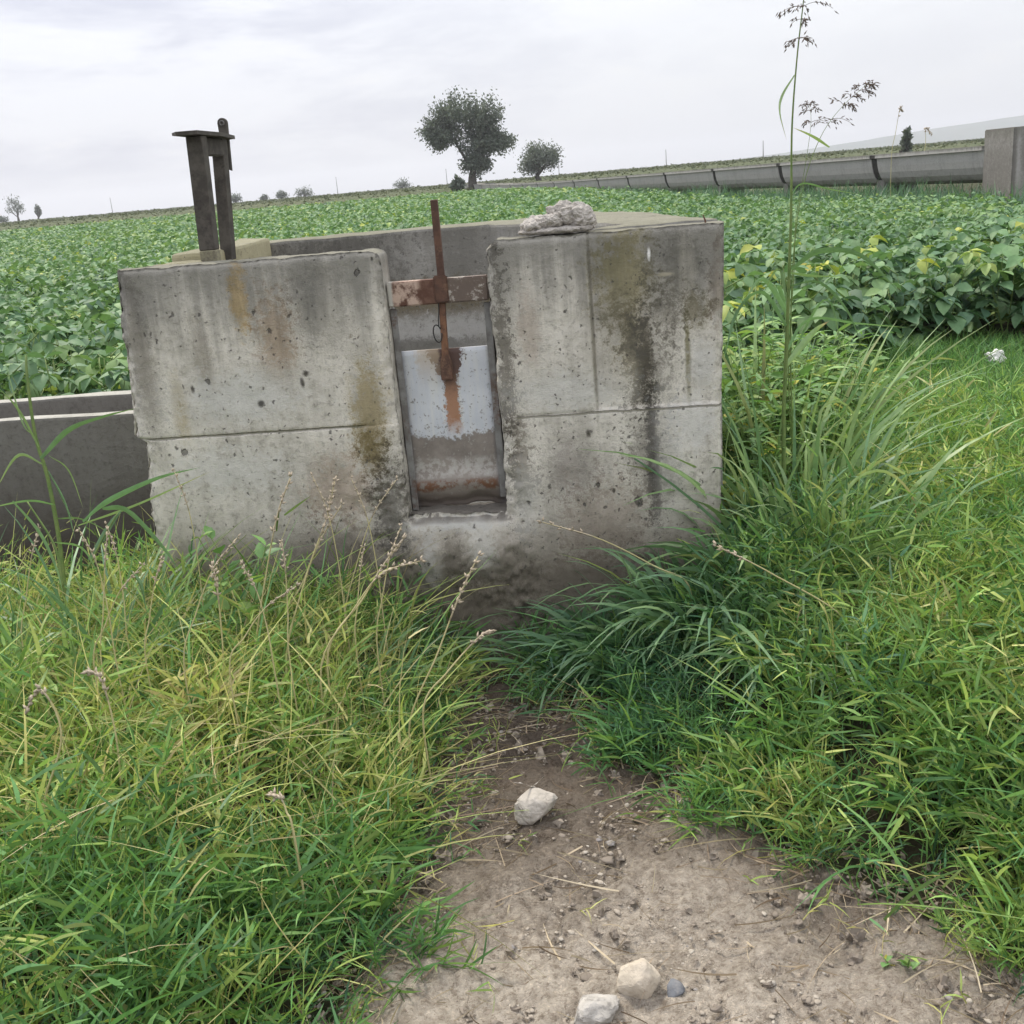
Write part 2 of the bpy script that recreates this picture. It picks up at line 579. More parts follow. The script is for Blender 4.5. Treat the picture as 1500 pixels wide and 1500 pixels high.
BROWN, GREENB, MOSS, DKGREY, RUSTY = (.19, .135, .085), (.155, .14, .085), (.16, .145, .06), (.10, .098, .09), (.24, .17, .085)
M_FRONT = concrete("front_concrete", [
    # left block
    (-.70, 1.08, .075, .16, (.21, .15, .095), .62, 1.1), (-.80, 1.22, .035, .12, (.36, .26, .11), .65, 1.0),
    (-1.15, 1.05, .05, .34, (.17, .16, .145), .65, 1.0), (-.95, 1.02, .035, .18, (.2, .185, .16), .5, 1.0),
    (-.55, 1.16, .10, .15, (.20, .195, .18), .55, 1.2), (-.43, .83, .06, .20, (.24, .20, .105), .75, 1.0),
    (-.44, .70, .05, .09, (.2, .165, .08), .7, 1.0), (-1.05, .87, .03, .12, (.30, .25, .14), .55, 1.0),
    (-.56, .58, .16, .13, (.27, .215, .175), .6, 1.2), (-.40, .50, .07, .22, DKGREY, .8, 1.2),
    (-.60, .33, .20, .16, (.22, .2, .185), .6, 1.2), (-1.0, .30, .2, .14, (.3, .275, .24), .5, 1.2),
    (-.85, .90, .26, .10, (.56, .55, .51), .6, 1.0), (-.90, .66, .25, .09, (.57, .555, .51), .55, 1.0),
    # sill under the gate
    (-.20, .34, .05, .12, (.14, .125, .105), .6, 1.3), (-.10, .36, .05, .09, (.5, .485, .44), .5, 1.3), (-.28, .30, .04, .14, (.42, .41, .38), .5, 1.3),
    (-.18, .44, .17, .025, (.47, .46, .43), .7, 1.0), (-.2, .12, .25, .12, (.17, .15, .125), .6, 1.2),
    # right block
    (.40, 1.20, .105, .17, (.215, .195, .098), .82, .9), (.56, 1.2, .10, .17, (.19, .185, .165), .7, 1.1),
    (.415, .98, .06, .15, (.23, .205, .12), .6, 1.2), (.458, .96, .030, .20, (.10, .088, .066), .9, .8), (.465, .62, .024, .26, (.105, .10, .098), .88, .9),
    (.44, .82, .055, .06, (.12, .11, .085), .6, 1.3), (.455, .90, .085, .17, (.075, .068, .055), .5, 1.6), (.455, .62, .065, .18, (.085, .078, .066), .5, 1.6), (.395, 1.06, .07, .10, (.10, .09, .06), .4, 1.5), (.52, 1.08, .07, .12, (.11, .10, .08), .4, 1.5), (.018, .98, .030, .42, (.12, .112, .098), .75, 2.0), (.04, .62, .035, .22, (.15, .135, .115), .7, 2.4), (.585, .93, .010, .17, (.16, .15, .08), .8, .8), (.615, 1.08, .05, .07, (.175, .16, .11), .75, 1.2),
    (.68, 1.15, .03, .16, (.22, .19, .16), .6, 1.2), (.51, .62, .05, .2, (.5, .485, .45), .3, 1.0),
    (.20, .60, .11, .12, (.26, .245, .235), .7, 1.2), (.10, 1.05, .04, .12, (.3, .255, .225), .5, 1.2),
    (.28, .42, .17, .18, (.27, .235, .205), .6, 1.2), (.2, .22, .3, .12, (.2, .18, .155), .7, 1.1), (.05, .5, .05, .12, (.48, .465, .42), .5, 1.3),
    (.60, .72, .08, .10, (.56, .55, .52), .5, 1.0), (.63, .9, .05, .09, (.52, .51, .48), .5, 1.0), (.2, .85, .2, .08, (.54, .53, .49), .5, 1.0),
    (.297, 1.06, .0075, .33, (.24, .23, .195), .8, .45), (.40, 1.06, .10, .24, (.34, .325, .285), .45, .8), (.478, 1.255, .006, .022, (.8, .78, .74), .95, .4),
    (.525, 1.19, .03, .007, (.42, .38, .28), .6, .5),
    # single deep holes
    (-.78, .877, .014, .014, (.04, .038, .035), .95, .5), (-.62, .965, .013, .010, (.05, .045, .04), .9, .7), (-.635, .935, .008, .016, (.06, .055, .05), .9, .7),
    (-1.0, .94, .008, .014, (.06, .055, .05), .9, .7), (.265, .715, .010, .016, (.07, .065, .055), .9, .6), (.335, .52, .006, .010, (.07, .065, .055), .9, .6),
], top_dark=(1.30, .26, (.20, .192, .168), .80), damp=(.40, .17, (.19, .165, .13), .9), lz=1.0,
    groove=[(.782, .0045, -1.19, -.45, .75), (.778, .004, .03, .70, .8)])
M_WALL = concrete("old_concrete", [(-.75, 1.22, .28, .20, (.15, .145, .135), .8, 1.0), (-.25, 1.25, .14, .2, (.19, .185, .17), .6, 1.1), (-.35, 1.05, .6, .075, (.20, .17, .115), .9, 1.0), (-.35, .90, .6, .075, (.46, .455, .44), .9, 1.0),
                                   (-.5, .86, .4, .03, (.12, .115, .10), .6, 1.2)],
                  light=(.34, .33, .30), dark=(.2, .192, .172), top_dark=(1.34, .12, (.2, .19, .165), .6), top_col=(.225, .215, .15))
M_SIDE = concrete("lit_lichen_concrete", [(-1.05, 1.3, .3, .3, (.40, .36, .22), .6, 1.0)], light=(.42, .39, .27), dark=(.28, .26, .19), top_col=(.225, .215, .15))  # lichen, plus the brighter skylight on the inner face painted in
M_CHANNEL = concrete("channel_concrete", [], light=(.20, .19, .17), dark=(.13, .12, .105), damp=(.45, .2, (.07, .058, .045), .85), pits=.5, top_col=(.47, .455, .40), lichen=.9)  # damp, dirty concrete; shade on its face and light on its lip painted in
M_FLUME = concrete("flume_concrete", [], light=(.43, .415, .39), dark=(.28, .27, .25), damp=(.10, .12, (.2, .195, .17), .8), top_dark=(.72, .07, (.17, .165, .145), .85), pits=0, mid=.55, top_col=(.30, .29, .21))
M_BOX = concrete("box_concrete", [(.25, 1.2, .12, .6, (.2, .19, .17), .7, 1.0), (.8, 1.1, .25, .5, (.22, .21, .18), .6, 1.2), (.03, .9, .06, .9, (.17, .16, .145), .8, .8)],
                 light=(.40, .385, .36), dark=(.27, .26, .24), top_dark=(1.66, .3, (.19, .18, .155), .85), damp=(.7, .3, (.25, .24, .2), .6), pits=0)
M_RUBBLE = concrete("rubble_concrete", [], light=(.52, .48, .43), dark=(.31, .285, .25), pits=1.0, top_col=(.44, .41, .375), lichen=.6)


def stone_mat(name, a, b, c):
    g = G(name)
    P = g.coord("Object")
    n = g.noise(P, 14, 6, 0.65)
    n2 = g.noise(P, 90, 4, 0.7)
    n3 = g.noise(P, 30, 4, 0.6, off=(4, 2, 1))
    col = g.mix(g.sm(.35, .65, n), a, b)
    col = g.mix(g.sm(.55, .7, n3) * .7, col, c)
    col = g.mix(g.sm(.6, .75, n2) * .4, col, tuple(q * .5 for q in c))
    return g.done(g.bsdf(col, .9, .2, g.bump(n * .6 + n2 * .4 + n3 * .4, .7, .006)))


M_STONE = stone_mat("pale_stone", (.47, .425, .37), (.35, .315, .27), (.20, .175, .15))
M_STONEC = stone_mat("cream_stone", (.52, .455, .365), (.42, .36, .285), (.28, .235, .185))
M_STONEG = stone_mat("mottled_stone", (.45, .42, .38), (.31, .29, .26), (.13, .12, .11))
M_STONED = stone_mat("slate_stone", (.17, .175, .185), (.12, .125, .135), (.22, .21, .2))


def pebble_mat():
    g = G("pebbles")
    tv = g.xyz(g.attr("tv"))
    P = g.coord("Object")
    n = g.noise(P, 120, 3)
    c = g.ramp(tv[0], [(0, (.19, .16, .13)), (.4, (.27, .23, .185)), (.7, (.34, .295, .24)), (.92, (.40, .36, .30)), (1, (.2, .19, .19))])
    c = g.mix(g.sm(.4, .7, n) * .4, c, (.22, .18, .14))
    return g.done(g.bsdf(c, .85, .25, g.bump(n, .3, .002)))


M_PEBBLE = pebble_mat()


def steel(name, a, b, c, rough=.75, sc=30, orange=False):
    g = G(name)
    P = g.coord("Object")
    x, y, z = g.xyz(P)
    n = g.noise(P, sc, 6, .65)
    n2 = g.noise(P, sc * 5, 4, .6)
    n3 = g.noise(P, sc * .35, 4, .6, off=(5, 3, 2))
    col = g.mix(g.sm(.38, .62, n), a, b)
    col = g.mix(g.sm(.5, .66, n3 * .6 + n2 * .4), col, c)
    if orange:
        col = g.mix(g.sm(.96, 1.02, z) * g.sm(1.16, 1.08, z + (n - .5) * .06) * .7 * g.sm(.4, .55, n), col, (.27, .135, .075))
    return g.done(g.bsdf(col, rough, .3, g.bump(n + n2 * .6, .5, .002), .15))


M_ROD = steel("brown_rusty_steel", (.085, .048, .036), (.13, .07, .048), (.19, .115, .075), orange=True)
M_FRAME = steel("weathered_brown_steel", (.062, .055, .047), (.10, .09, .075), (.045, .038, .033), .8, 22)
M_FRAMELOW = steel("lichen_steel", (.21, .195, .13), (.27, .25, .165), (.12, .105, .085), .85, 22)
M_RAIL = steel("grey_steel_rail", (.25, .245, .235), (.16, .15, .14), (.13, .085, .065), .8, 18)
M_TAR = simple_mat("tar_seal", (.03, .029, .027), (.06, .057, .05), 12, .9)
M_WIRE = steel("black_wire", (.03, .03, .03), (.05, .045, .04), (.08, .06, .05))


def plate_mat():
    g = G("gate_paint")
    P = g.coord("Object")
    x, y, z = g.xyz(P)
    n = g.noise(P, 9, 6, .65)
    n2 = g.noise(P, 45, 5, .7)
    n3 = g.noise(P, 1, 4, .6, sc=(60, 60, 4))
    n4 = g.noise(P, 160, 3, .6)
    paint = g.mix(g.sm(.35, .65, n), (.60, .615, .64), (.52, .54, .575))
    paint = g.mix(g.sm(.45, .72, n3) * .55, paint, (.66, .65, .60))
    paint = g.mix(g.sm(.56, .60, n2 * .7 + n4 * .3 + (.80 - z) * .08) * .8, paint, (.20, .18, .16))
    low = g.mix(g.sm(.35, .65, n * .6 + n2 * .4), (.27, .235, .205), (.17, .145, .125))
    low = g.mix(g.sm(.55, .68, n2) * .6, low, (.42, .40, .36))
    c = g.mix(g.sm(.725, .705, z + (n - .5) * .12 + (n2 - .5) * .14), paint, low)
    # pale band just above the foot of the plate
    c = g.mix(g.sm(.045, .02, g.m("ABSOLUTE", z - .605 + (n - .5) * .05)) * .6 * g.sm(.4, .55, n2), c, (.47, .45, .41))
    # rust round the lifting bar
    w = .022 + .03 * g.sm(.90, .99, z) + .006 * n
    d = g.m("ABSOLUTE", x + .178 + (n - .5) * .03 - (.99 - z) * .03)
    rm = g.sm(1.15, .8, d / w + (n2 - .5) * 2.4 + (n4 - .5) * 1.0) * g.sm(.70, .78, z + (n2 - .5) * .1)
    rc = g.mix(g.sm(.94, .82, z + (n2 - .5) * .12), (.085, .04, .026), (.34, .17, .09))
    c = g.mix(rm * .95, c, rc)
    d2 = g.m("ABSOLUTE", x + .232 + (n - .5) * .03) / .045
    c = g.mix(g.sm(1.1, .5, d2 + (n2 - .5) * 2.2) * g.sm(.86, 1.0, z) * .7, c, (.45, .36, .25))
    # rusted foot
    fm = g.sm(.028, .010, g.m("ABSOLUTE", z - .548 + (n - .5) * .03 + (n2 - .5) * .02))
    c = g.mix(fm * g.sm(.44, .54, n * .4 + n2 * .6), c, (.17, .085, .05))
    c = g.mix(g.sm(.53, .51, z) * .6, c, (.11, .085, .07))
    # dark edges
    e = g.m("MAXIMUM", g.sm(-.055, -.035, x + (n2 - .5) * .02), g.sm(-.312, -.328, x + (n2 - .5) * .02))
    c = g.mix(e * .65, c, (.16, .15, .15))
    return g.done(g.bsdf(c, .6, .35, g.bump(n2 * .6 + n4 * .3 - rm * .6, .5, .002)))


M_PLATE = plate_mat()


def bar_mat():
    g = G("flaking_crossbar")
    P = g.coord("Object")
    x, y, z = g.xyz(P)
    n = g.noise(P, 24, 5, .65)
    n2 = g.noise(P, 90, 4, .7)
    c = g.mix(g.sm(.4, .6, n), (.105, .052, .036), (.15, .085, .06))
    left = g.sm(-.225, -.245, x + (n - .5) * .02)
    c = g.mix(left * g.sm(.40, .56, n * .7 + n2 * .3), c, (.46, .34, .27))
    c = g.mix(g.sm(-.318, -.328, x + (n - .5) * .01), c, (.45, .43, .38))
    right = g.sm(-.16, -.14, x)
    c = g.mix(right * .75, c, (.15, .125, .105))
    c = g.mix(right * g.sm(.52, .62, n * .6 + n2 * .4), c, (.45, .41, .36))
    return g.done(g.bsdf(c, .8, .25, g.bump(n + n2 * .5, .8, .003)))


M_BAR = bar_mat()


def ground_mat():
    g = G("soil_and_turf")
    P = g.coord("Object")
    x, y, z = g.xyz(P)
    n = g.noise(P, 5, 6, .65)
    n2 = g.noise(P, 38, 6, .7)
    n3 = g.noise(P, 120, 5, .75)
    n8 = g.noise(P, 60, 5, .8, off=(3, 4, 0))
    n0 = g.noise(P, 1.7, 4, .6)
    soil = g.mix(g.sm(.38, .62, n * .45 + n2 * .55), (.345, .295, .235), (.19, .155, .12))
    soil = g.mix(g.sm(.50, .64, n3 * .6 + n2 * .4) * .7, soil, (.10, .078, .058))
    soil = g.mix(g.sm(.42, .28, n3) * .5, soil, (.46, .40, .33))
    grit = g.sm(.53, .60, n8) * .65
    pale = g.sm(.47, .40, n3 * .5 + n8 * .5) * .6
    # dry sandy track near the camera, moist silt in the outlet gully with the wall's shade painted in
    dry = g.sm(2.15, 1.75, y + (n0 - .5) * .5 + (n - .5) * .5 - x * .22)
    soil = g.mix(dry * .65, soil, g.mix(g.sm(.35, .65, n2), (.68, .60, .50), (.45, .385, .31)))
    wet_shade = g.sm(1.75, 2.75, y + (n0 - .5) * .6 + (n - .5) * .4 + g.sm(.15, .6, x) * .45)
    soil = g.mix(wet_shade * .9, soil, g.mix(g.sm(.4, .6, n2), (.085, .065, .050), (.145, .112, .086)))
    soil = g.mix(grit, soil, g.mix(1.0, soil, (.50, .46, .42), "MULTIPLY"))
    soil = g.mix(pale, soil, g.mix(1.0, soil, (1.5, 1.46, 1.4), "MULTIPLY"))
    tv = g.xyz(g.attr("tv"))
    turf = g.mix(g.sm(.35, .65, n), (.035, .042, .02), (.07, .06, .036))
    c = g.mix(g.sm(.35, .65, tv[0] + (n - .5) * .4), soil, turf)
    # the far fields
    nf = g.noise(P, .05, 5, .6, sc=(1, 3, 1))
    nf2 = g.noise(P, .6, 5, .7)
    far = g.mix(g.sm(.35, .65, nf * .5 + nf2 * .5), (.065, .085, .036), (.10, .105, .052))
    c = g.mix(g.sm(25, 45, y), c, far)
    return g.done(g.bsdf(c, .95, .15, g.bump(n2 * .7 + n3 * .4 + n8 * .7, 1.0, .024)))


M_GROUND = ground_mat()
M_HILL = simple_mat("hill_scrub", (.05, .075, .05), (.09, .11, .07), .004, .95)
M_STRAW = leaf_mat("straw", [(0, (.20, .145, .10)), (.5, (.36, .28, .19)), (1, (.52, .44, .31))], .7, .2, .1, .4)
M_PAPER = simple_mat("paper_scrap", (.75, .73, .70), (.62, .60, .57), 20, .8)
M_SILVER = leaf_mat("silver_leaf", [(0, (.36, .45, .36)), (1, (.55, .62, .52))], .6, .3, .2, .2)

# ------------------------------------------------------------------ ground
def axis(lo, hi, d0, d1, step, g=1.16):
    a = list(np.arange(d0, d1, step))
    s_, v = step, a[-1]
    while v < hi:
        s_ *= g
        v += s_
        a.append(v)
    s_, v, b = step, a[0], []
    while v > lo:
        s_ *= g
        v -= s_
        b.append(v)
    return np.array(b[::-1] + a)


gx = axis(-3500, 3500, -1.3, 1.9, 0.016)
gy = axis(-40, 3500, 1.2, 3.6, 0.016)
X, Y = np.meshgrid(gx, gy)
Z = terr(X, Y)
soilm = sm(-.10, .05, X - path_left(Y)) * sm(-.12, .10, path_right(Y) - X)
clod = (fbm(X * 14, Y * 14, 0, 31, 4) - .5) * .05 + (fbm(X * 5, Y * 5, 0, 33, 2) - .5) * .035 + (fbm(X * 40, Y * 40, 0, 41, 2) - .5) * .024
Z = Z + clod * sm(6, 4, Y) * (Y < 6)
nx, ny = len(gx), len(gy)
V = np.stack([X, Y, Z], -1).reshape(-1, 3)
idx = np.arange(nx * ny).reshape(ny, nx)
q = np.stack([idx[:-1, :-1], idx[:-1, 1:], idx[1:, 1:], idx[1:, :-1]], -1).reshape(-1, 4)
mb = MB()
mb.v.append(V)
mb.n = len(V)
mb.lv.append(q.ravel())
mb.ls.append(np.full(len(q), 4))
mb.sm.append(np.full(len(q), True))
tt = np.zeros((len(V), 3))
tt[:, 0] = 1 - soilm.ravel()
mb.t.append(tt)
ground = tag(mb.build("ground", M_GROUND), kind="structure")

# distant hills on the right
mb = MB()
hx = np.linspace(100, 4200, 120)
rows = []
for k, (dy, hh) in enumerate(((-600, 0), (-200, .55), (0, 1.0), (300, .75), (900, 0))):
    prof = 52 * sm(420, 1500, hx) * (.75 + .5 * fbm(hx / 420, 3.3, 0, 3, 4)) + 14 * (fbm(hx / 160, k * .3, 0, 9, 4) - .5) * sm(420, 1200, hx)
    rows.append(np.stack([hx, np.full_like(hx, 2500 + dy * .45), np.where(hh > 0, prof * hh, -2)], -1))
n = len(hx)
fs = [(r * n + i, r * n + i + 1, (r + 1) * n + i + 1, (r + 1) * n + i) for r in range(4) for i in range(n - 1)]
mb.add(np.concatenate(rows)[None], fs, smooth=True)
tag(mb.build("hill", M_HILL), kind="structure")

# ------------------------------------------------------------------ the sluice tank
tank = empty("sluice_tank", TANK, YAW, "open concrete sluice tank with a stained pale front wall split by a gate slot", "water tank")

# front wall: a fine lattice wrapped round the two blocks and the sill, edges chipped
def front_wall():
    def lin(a, b, st):
        return list(np.linspace(a, b, max(2, int(round((b - a) / st)) + 1)))[:-1]
    xs = lin(-1.2, -.34, .0085) + lin(-.34, -.017, .0085) + lin(-.017, .70, .0085) + [.70]
    zs = lin(-.25, .468, .011) + lin(.468, .775, .0085) + lin(.775, .787, .003) + lin(.787, 1.328, .0085) + [1.328]
    xs, zs = np.array(xs), np.array(zs)
    iL = int(np.argmin(abs(xs + .34)))
    iR = int(np.argmin(abs(xs + .017)))
    jS = int(np.argmin(abs(zs - .468)))
    nx_, nz_ = len(xs), len(zs)
    solid = np.ones((nz_ - 1, nx_ - 1), bool)
    solid[jS:, iL:iR] = False
    T = 0.125
    ds = [0.0, .006, .014, .025, .045, .085, T]
    vid = {}
    verts = []
    def vert(i, j, k):
        key = (i, j, k)
        if key not in vid:
            vid[key] = len(verts)
            verts.append((xs[i], ds[k], zs[j]))
        return vid[key]
    faces = []
    K = len(ds) - 1
    for j in range(nz_ - 1):
        for i in range(nx_ - 1):
            if not solid[j, i]:
                continue
            faces.append((vert(i, j, 0), vert(i + 1, j, 0), vert(i + 1, j + 1, 0), vert(i, j + 1, 0)))
            faces.append((vert(i, j, K), vert(i, j + 1, K), vert(i + 1, j + 1, K), vert(i + 1, j, K)))
            for (di, dj, a, b) in ((-1, 0, (i, j + 1), (i, j)), (1, 0, (i + 1, j), (i + 1, j + 1)), (0, 1, (i + 1, j + 1), (i, j + 1)), (0, -1, (i, j), (i + 1, j))):
                ii, jj = i + di, j + dj
                if 0 <= ii < nx_ - 1 and 0 <= jj < nz_ - 1 and solid[jj, ii]:
                    continue
                for k in range(K):
                    faces.append((vert(*a, k), vert(*b, k), vert(*b, k + 1), vert(*a, k + 1)))
    v = np.array(verts)
    x, y, z = v[:, 0].copy(), v[:, 1].copy(), v[:, 2].copy()
    # distance to the nearest free edge of the front face
    big = 9.0
    dl = x + 1.2
    dr = .70 - x
    dt = np.where((x <= -.34) | (x >= -.017), 1.328 - z, big)
    dn = np.where(z >= .468, np.where(x <= -.339, -.34 - x, np.where(x >= -.018, x + .017, big)), big)
    ds_ = np.where((x > -.34) & (x < -.017), .468 - z, np.where(z < .468, np.hypot(np.minimum(abs(x + .34), abs(x + .017)), .468 - z), big))
    nz1 = fbm(x * 16, z * 16, y * 16, 51, 4)
    nz2 = fbm(x * 60, z * 60, y * 60, 61, 3)
    chip = np.zeros(len(v))
    for d, rad, amp in ((dl, .05, .040), (dr, .025, .012), (dt, .016, .012), (dn, .028, .020), (ds_, .03, .02)):
        r_ = rad * (.35 + 1.3 * nz1)
        chip = np.maximum(chip, amp * (np.clip(1 - d / r_, 0, 1) ** 1.6) * (.5 + nz2))
    fr = np.exp(-y / .03)
    rough = (nz1 - .5) * .006 + (nz2 - .5) * .003
    zone = sm(.75, .55, z) * sm(-.62, -.42, x) * sm(-.30, -.36, x) + sm(.8, .6, z) * sm(.10, -.01, x) * sm(-.05, -.02, x) + sm(.46, .3, z) * sm(-.5, -.38, x) * sm(.12, .02, x)
    rough = rough + zone * ((nz1 - .5) * .026 + (nz2 - .5) * .014 + (fbm(x * 110, z * 110, y * 110, 67, 2) - .5) * .008) * sm(-.2, .1, z)
    y2 = y + fr * (chip + rough)
    y2 -= fr * .040 * np.exp(-((z - .33) / .10) ** 2) * sm(-.46, -.32, x) * sm(.14, -.02, x) * (.6 + .9 * nz1) * sm(.47, .43, z)
    # lower lift stands a few millimetres proud on the left, seam sunk
    y2 += fr * (-.004 * (z < .779) + .0035 * np.exp(-((z - .782) / .003) ** 2) * ((x < -.42) | (x > .04)))
    y2 += fr * (.007 * (x > .297) * (z > .785) + .008 * np.exp(-((x - .297) / .006) ** 2) * (z > .785))
    # free edges themselves crumble sideways
    side = np.exp(-np.minimum(dl, .3) / .015)
    tgt = np.interp(z, [-.3, .44, .77, .79, 1.328], [-1.238, -1.236, -1.205, -1.244, -1.196])
    wL = sm(-1.05, -1.2, x)
    x2 = x + (tgt + 1.2) * wL + side * (nz1 - .35) * .03 * np.exp(-y / .06)
    wR = sm(.55, .70, x)
    x2 = x2 + wR * (np.interp(z, [0, .56, 1.328], [.668, .678, .706]) - .70) - np.exp(-np.minimum(dr, .3) / .012) * (nz1 - .3) * .008
    en = np.exp(-np.minimum(dn, .3) / .012)
    x2 = x2 + np.where(x < -.2, -1, 1) * en * np.clip(nz1 - .35, 0, 1) * np.where(x < -.2, .015, .030) * (1 - .5 * sm(.02, .1, y))
    # jambs lean as in the slot: narrow shift with height
    z2 = z - np.exp(-np.minimum(dt, .3) / .010) * (np.clip(nz1 - .45, 0, 1) * .02) + (nz2 - .5) * .003 * (dt < .02)
    # rounded inner shoulder of the right block
    cr = np.clip(1 - np.hypot((x + .017) / .05, (1.328 - z) / .03), 0, 1) * (x > -.02)
    x2 = x2 + cr * .014
    z2 = z2 - cr * .016 + .008 * np.exp(-((x - .015) / .022) ** 2) * (z > 1.3)
    cl = np.clip(1 - np.hypot((x + .34) / .03, (1.328 - z) / .02), 0, 1) * (x < -.33)
    x2 = x2 - cl * .008
    z2 = z2 - cl * .010
    # broken sill lip
    z2 = z2 + np.exp(-np.minimum(ds_, .3) / .015) * (nz1 - .5) * .035 * ((x > -.345) & (x < -.01))
    m = MB()
    co = np.stack([x2, y2, z2], -1)
    m.add(co[None], faces, smooth=True)
    me = m.mesh("front_wall", M_FRONT)
    return me


link("front_wall", front_wall(), tank)


def prism(poly, z0, z1, mat, name, parent, bev=.012, sub=.06, jit=.004):
    bm = bmesh.new()
    lo = [bm.verts.new((x, y, z0)) for x, y in poly]
    hi = [bm.verts.new((x, y, z1)) for x, y in poly]
    n = len(poly)
    bm.faces.new(hi)
    bm.faces.new(lo[::-1])
    for i in range(n):
        bm.faces.new((lo[i], lo[(i + 1) % n], hi[(i + 1) % n], hi[i]))
    bmesh.ops.recalc_face_normals(bm, faces=bm.faces)
    if bev:
        bmesh.ops.bevel(bm, geom=list(bm.edges), offset=bev, segments=2, profile=.6, affect="EDGES")
    bmesh.ops.triangulate(bm, faces=[f for f in bm.faces if len(f.verts) > 4])
    for _ in range(5):
        es = [e for e in bm.edges if e.calc_length() > sub]
        if not es or len(bm.verts) > 20000:
            break
        bmesh.ops.subdivide_edges(bm, edges=es, cuts=1)
        bmesh.ops.triangulate(bm, faces=[f for f in bm.faces if len(f.verts) > 4])
    for v in bm.verts:
        d = mnoise.noise_vector(v.co * 14) * jit + mnoise.noise_vector(v.co * 3) * jit
        v.co += d
    return link(name, bm_mesh(bm, name, mat), parent)


prism([(.70, .130), (.535, 1.1), (.31, 1.62), (-.1, 1.50), (-1.245, 1.45), (-1.05, 1.2), (-.12, 1.2), (.30, .62), (.42, .32), (.31, .130)], -.2, 1.332, M_WALL, "back_wall", tank)
prism([(-1.12, .302), (-.965, .302), (-1.045, 1.197), (-1.238, 1.44)], -.2, 1.350, M_SIDE, "side_wall", tank)
prism([(-1.13, .131), (-.955, .131), (-.965, .298), (-1.12, .298)], -.2, 1.326, M_SIDE, "side_wall", tank)
prism([(-.96, .13), (.31, .13), (.41, .33), (.29, .63), (-.13, 1.19), (-1.03, 1.19)], -.2, .30, M_CHANNEL, "floor_slab", tank, bev=0)
# twig of rebar at the far right corner of the top
m = MB()
tube(m, [(.655, .05, 1.30), (.652, .05, 1.335), (.645, .045, 1.352)], [.003, .003, .0015], 5)
m.build("rebar_stub", M_ROD, tank)


def boxm(name, mat, parent, x0, x1, y0, y1, z0, z1, bev=.003, seg=1):
    bm = bmesh.new()
    bmesh.ops.create_cube(bm, size=1)
    for v in bm.verts:
        v.co = Vector(((x0 + x1) / 2 + v.co.x * (x1 - x0), (y0 + y1) / 2 + v.co.y * (y1 - y0), (z0 + z1) / 2 + v.co.z * (z1 - z0)))
    if bev:
        bmesh.ops.bevel(bm, geom=list(bm.edges), offset=bev, segments=seg, affect="EDGES")
    return link(name, bm_mesh(bm, name, mat), parent) if name else bm


# ------------------------------------------------------------------ sluice gate in the slot
gate = empty("sluice_gate", TANK, YAW, "sliding sluice gate with chipped white paint and rust in the slot of the concrete tank", "gate")
# plate with a folded, bulging foot
m = MB()
zz = np.concatenate([np.linspace(.469, .60, 16), np.linspace(.61, 1.0, 24)])
xx = np.linspace(-.334, -.026, 24)
def plate_y(x, z):
    return .088 - .018 * np.exp(-((z - .555) / .035) ** 2) - .004 * np.exp(-((x + .18) / .06) ** 2) + .02 * sm(.51, .48, z)
XX, ZZ = np.meshgrid(xx, zz)
YY = plate_y(XX, ZZ) + (fbm(XX * 12, ZZ * 12, 0, 3, 3) - .5) * .006
fr = np.stack([XX, YY, ZZ + (ZZ < .515) * (fbm(XX * 20, 1, 0, 8, 3) - .5) * .03], -1).reshape(-1, 3)
bk = fr + [0, .007, 0]
n_, k_ = len(xx), len(zz)
fs = []
for j in range(k_ - 1):
    for i in range(n_ - 1):
        a = j * n_ + i
        fs.append((a, a + 1, a + n_ + 1, a + n_))
        b = a + n_ * k_
        fs.append((b, b + n_, b + n_ + 1, b + 1))
o_ = n_ * k_
for i in range(n_ - 1):
    fs.append((i + 1, i, i + o_, i + 1 + o_))
    a = (k_ - 1) * n_ + i
    fs.append((a, a + 1, a + 1 + o_, a + o_))
m.add(np.concatenate([fr, bk])[None], fs, smooth=True)
m.build("gate_plate", M_PLATE, gate)
# bar: bolted foot, shaft, in one
bm = bmesh.new()
prof = [(.905, .019, -.177), (.96, .018, -.1765), (.985, .0105, -.176), (1.10, .0095, -.172), (1.22, .0100, -.165), (1.235, .0108, -.1645), (1.46, .0108, -.1635)]
prev = None
for z_, w_, cx_ in prof:
    ring = [bm.verts.new((cx_ - w_, .050, z_)), bm.verts.new((cx_ + w_, .050, z_)), bm.verts.new((cx_ + w_, .072, z_)), bm.verts.new((cx_ - w_, .072, z_))]
    if prev:
        for i in range(4):
            bm.faces.new((prev[i], prev[(i + 1) % 4], ring[(i + 1) % 4], ring[i]))
    else:
        bm.faces.new(ring[::-1])
    prev = ring
bm.faces.new(prev)
bmesh.ops.bevel(bm, geom=list(bm.edges), offset=.002, segments=1, affect="EDGES")
link("lifting_bar", bm_mesh(bm, "lifting_bar", M_ROD), gate)
boxm("crossbar", M_BAR, gate, -.338, -.020, .048 - .002, .060 + .03, 1.147, 1.223, .004, 2)
boxm("bar_guide", M_ROD, gate, -.188, -.144, .038, .0455, 1.150, 1.235, .004, 2)
for (x0, x1, z0, z1) in ((-.339, -.318, .47, 1.140), (-.040, -.018, .50, 1.140)):
    bm = boxm(None, None, None, x0, x1, .062, .068, z0, z1, .002)
    b2 = boxm(None, None, None, x0 if x0 < -.2 else x1 - .006, x0 + .006 if x0 < -.2 else x1, .0685, .115, z0, z1, .002)
    me_ = bpy.data.meshes.new("t")
    b2.to_mesh(me_)
    b2.free()
    bm.from_mesh(me_)
    link("guide_rail", bm_mesh(bm, "guide_rail", M_RAIL), gate)
m = MB()
an = np.linspace(0, 2 * math.pi * .93, 22)
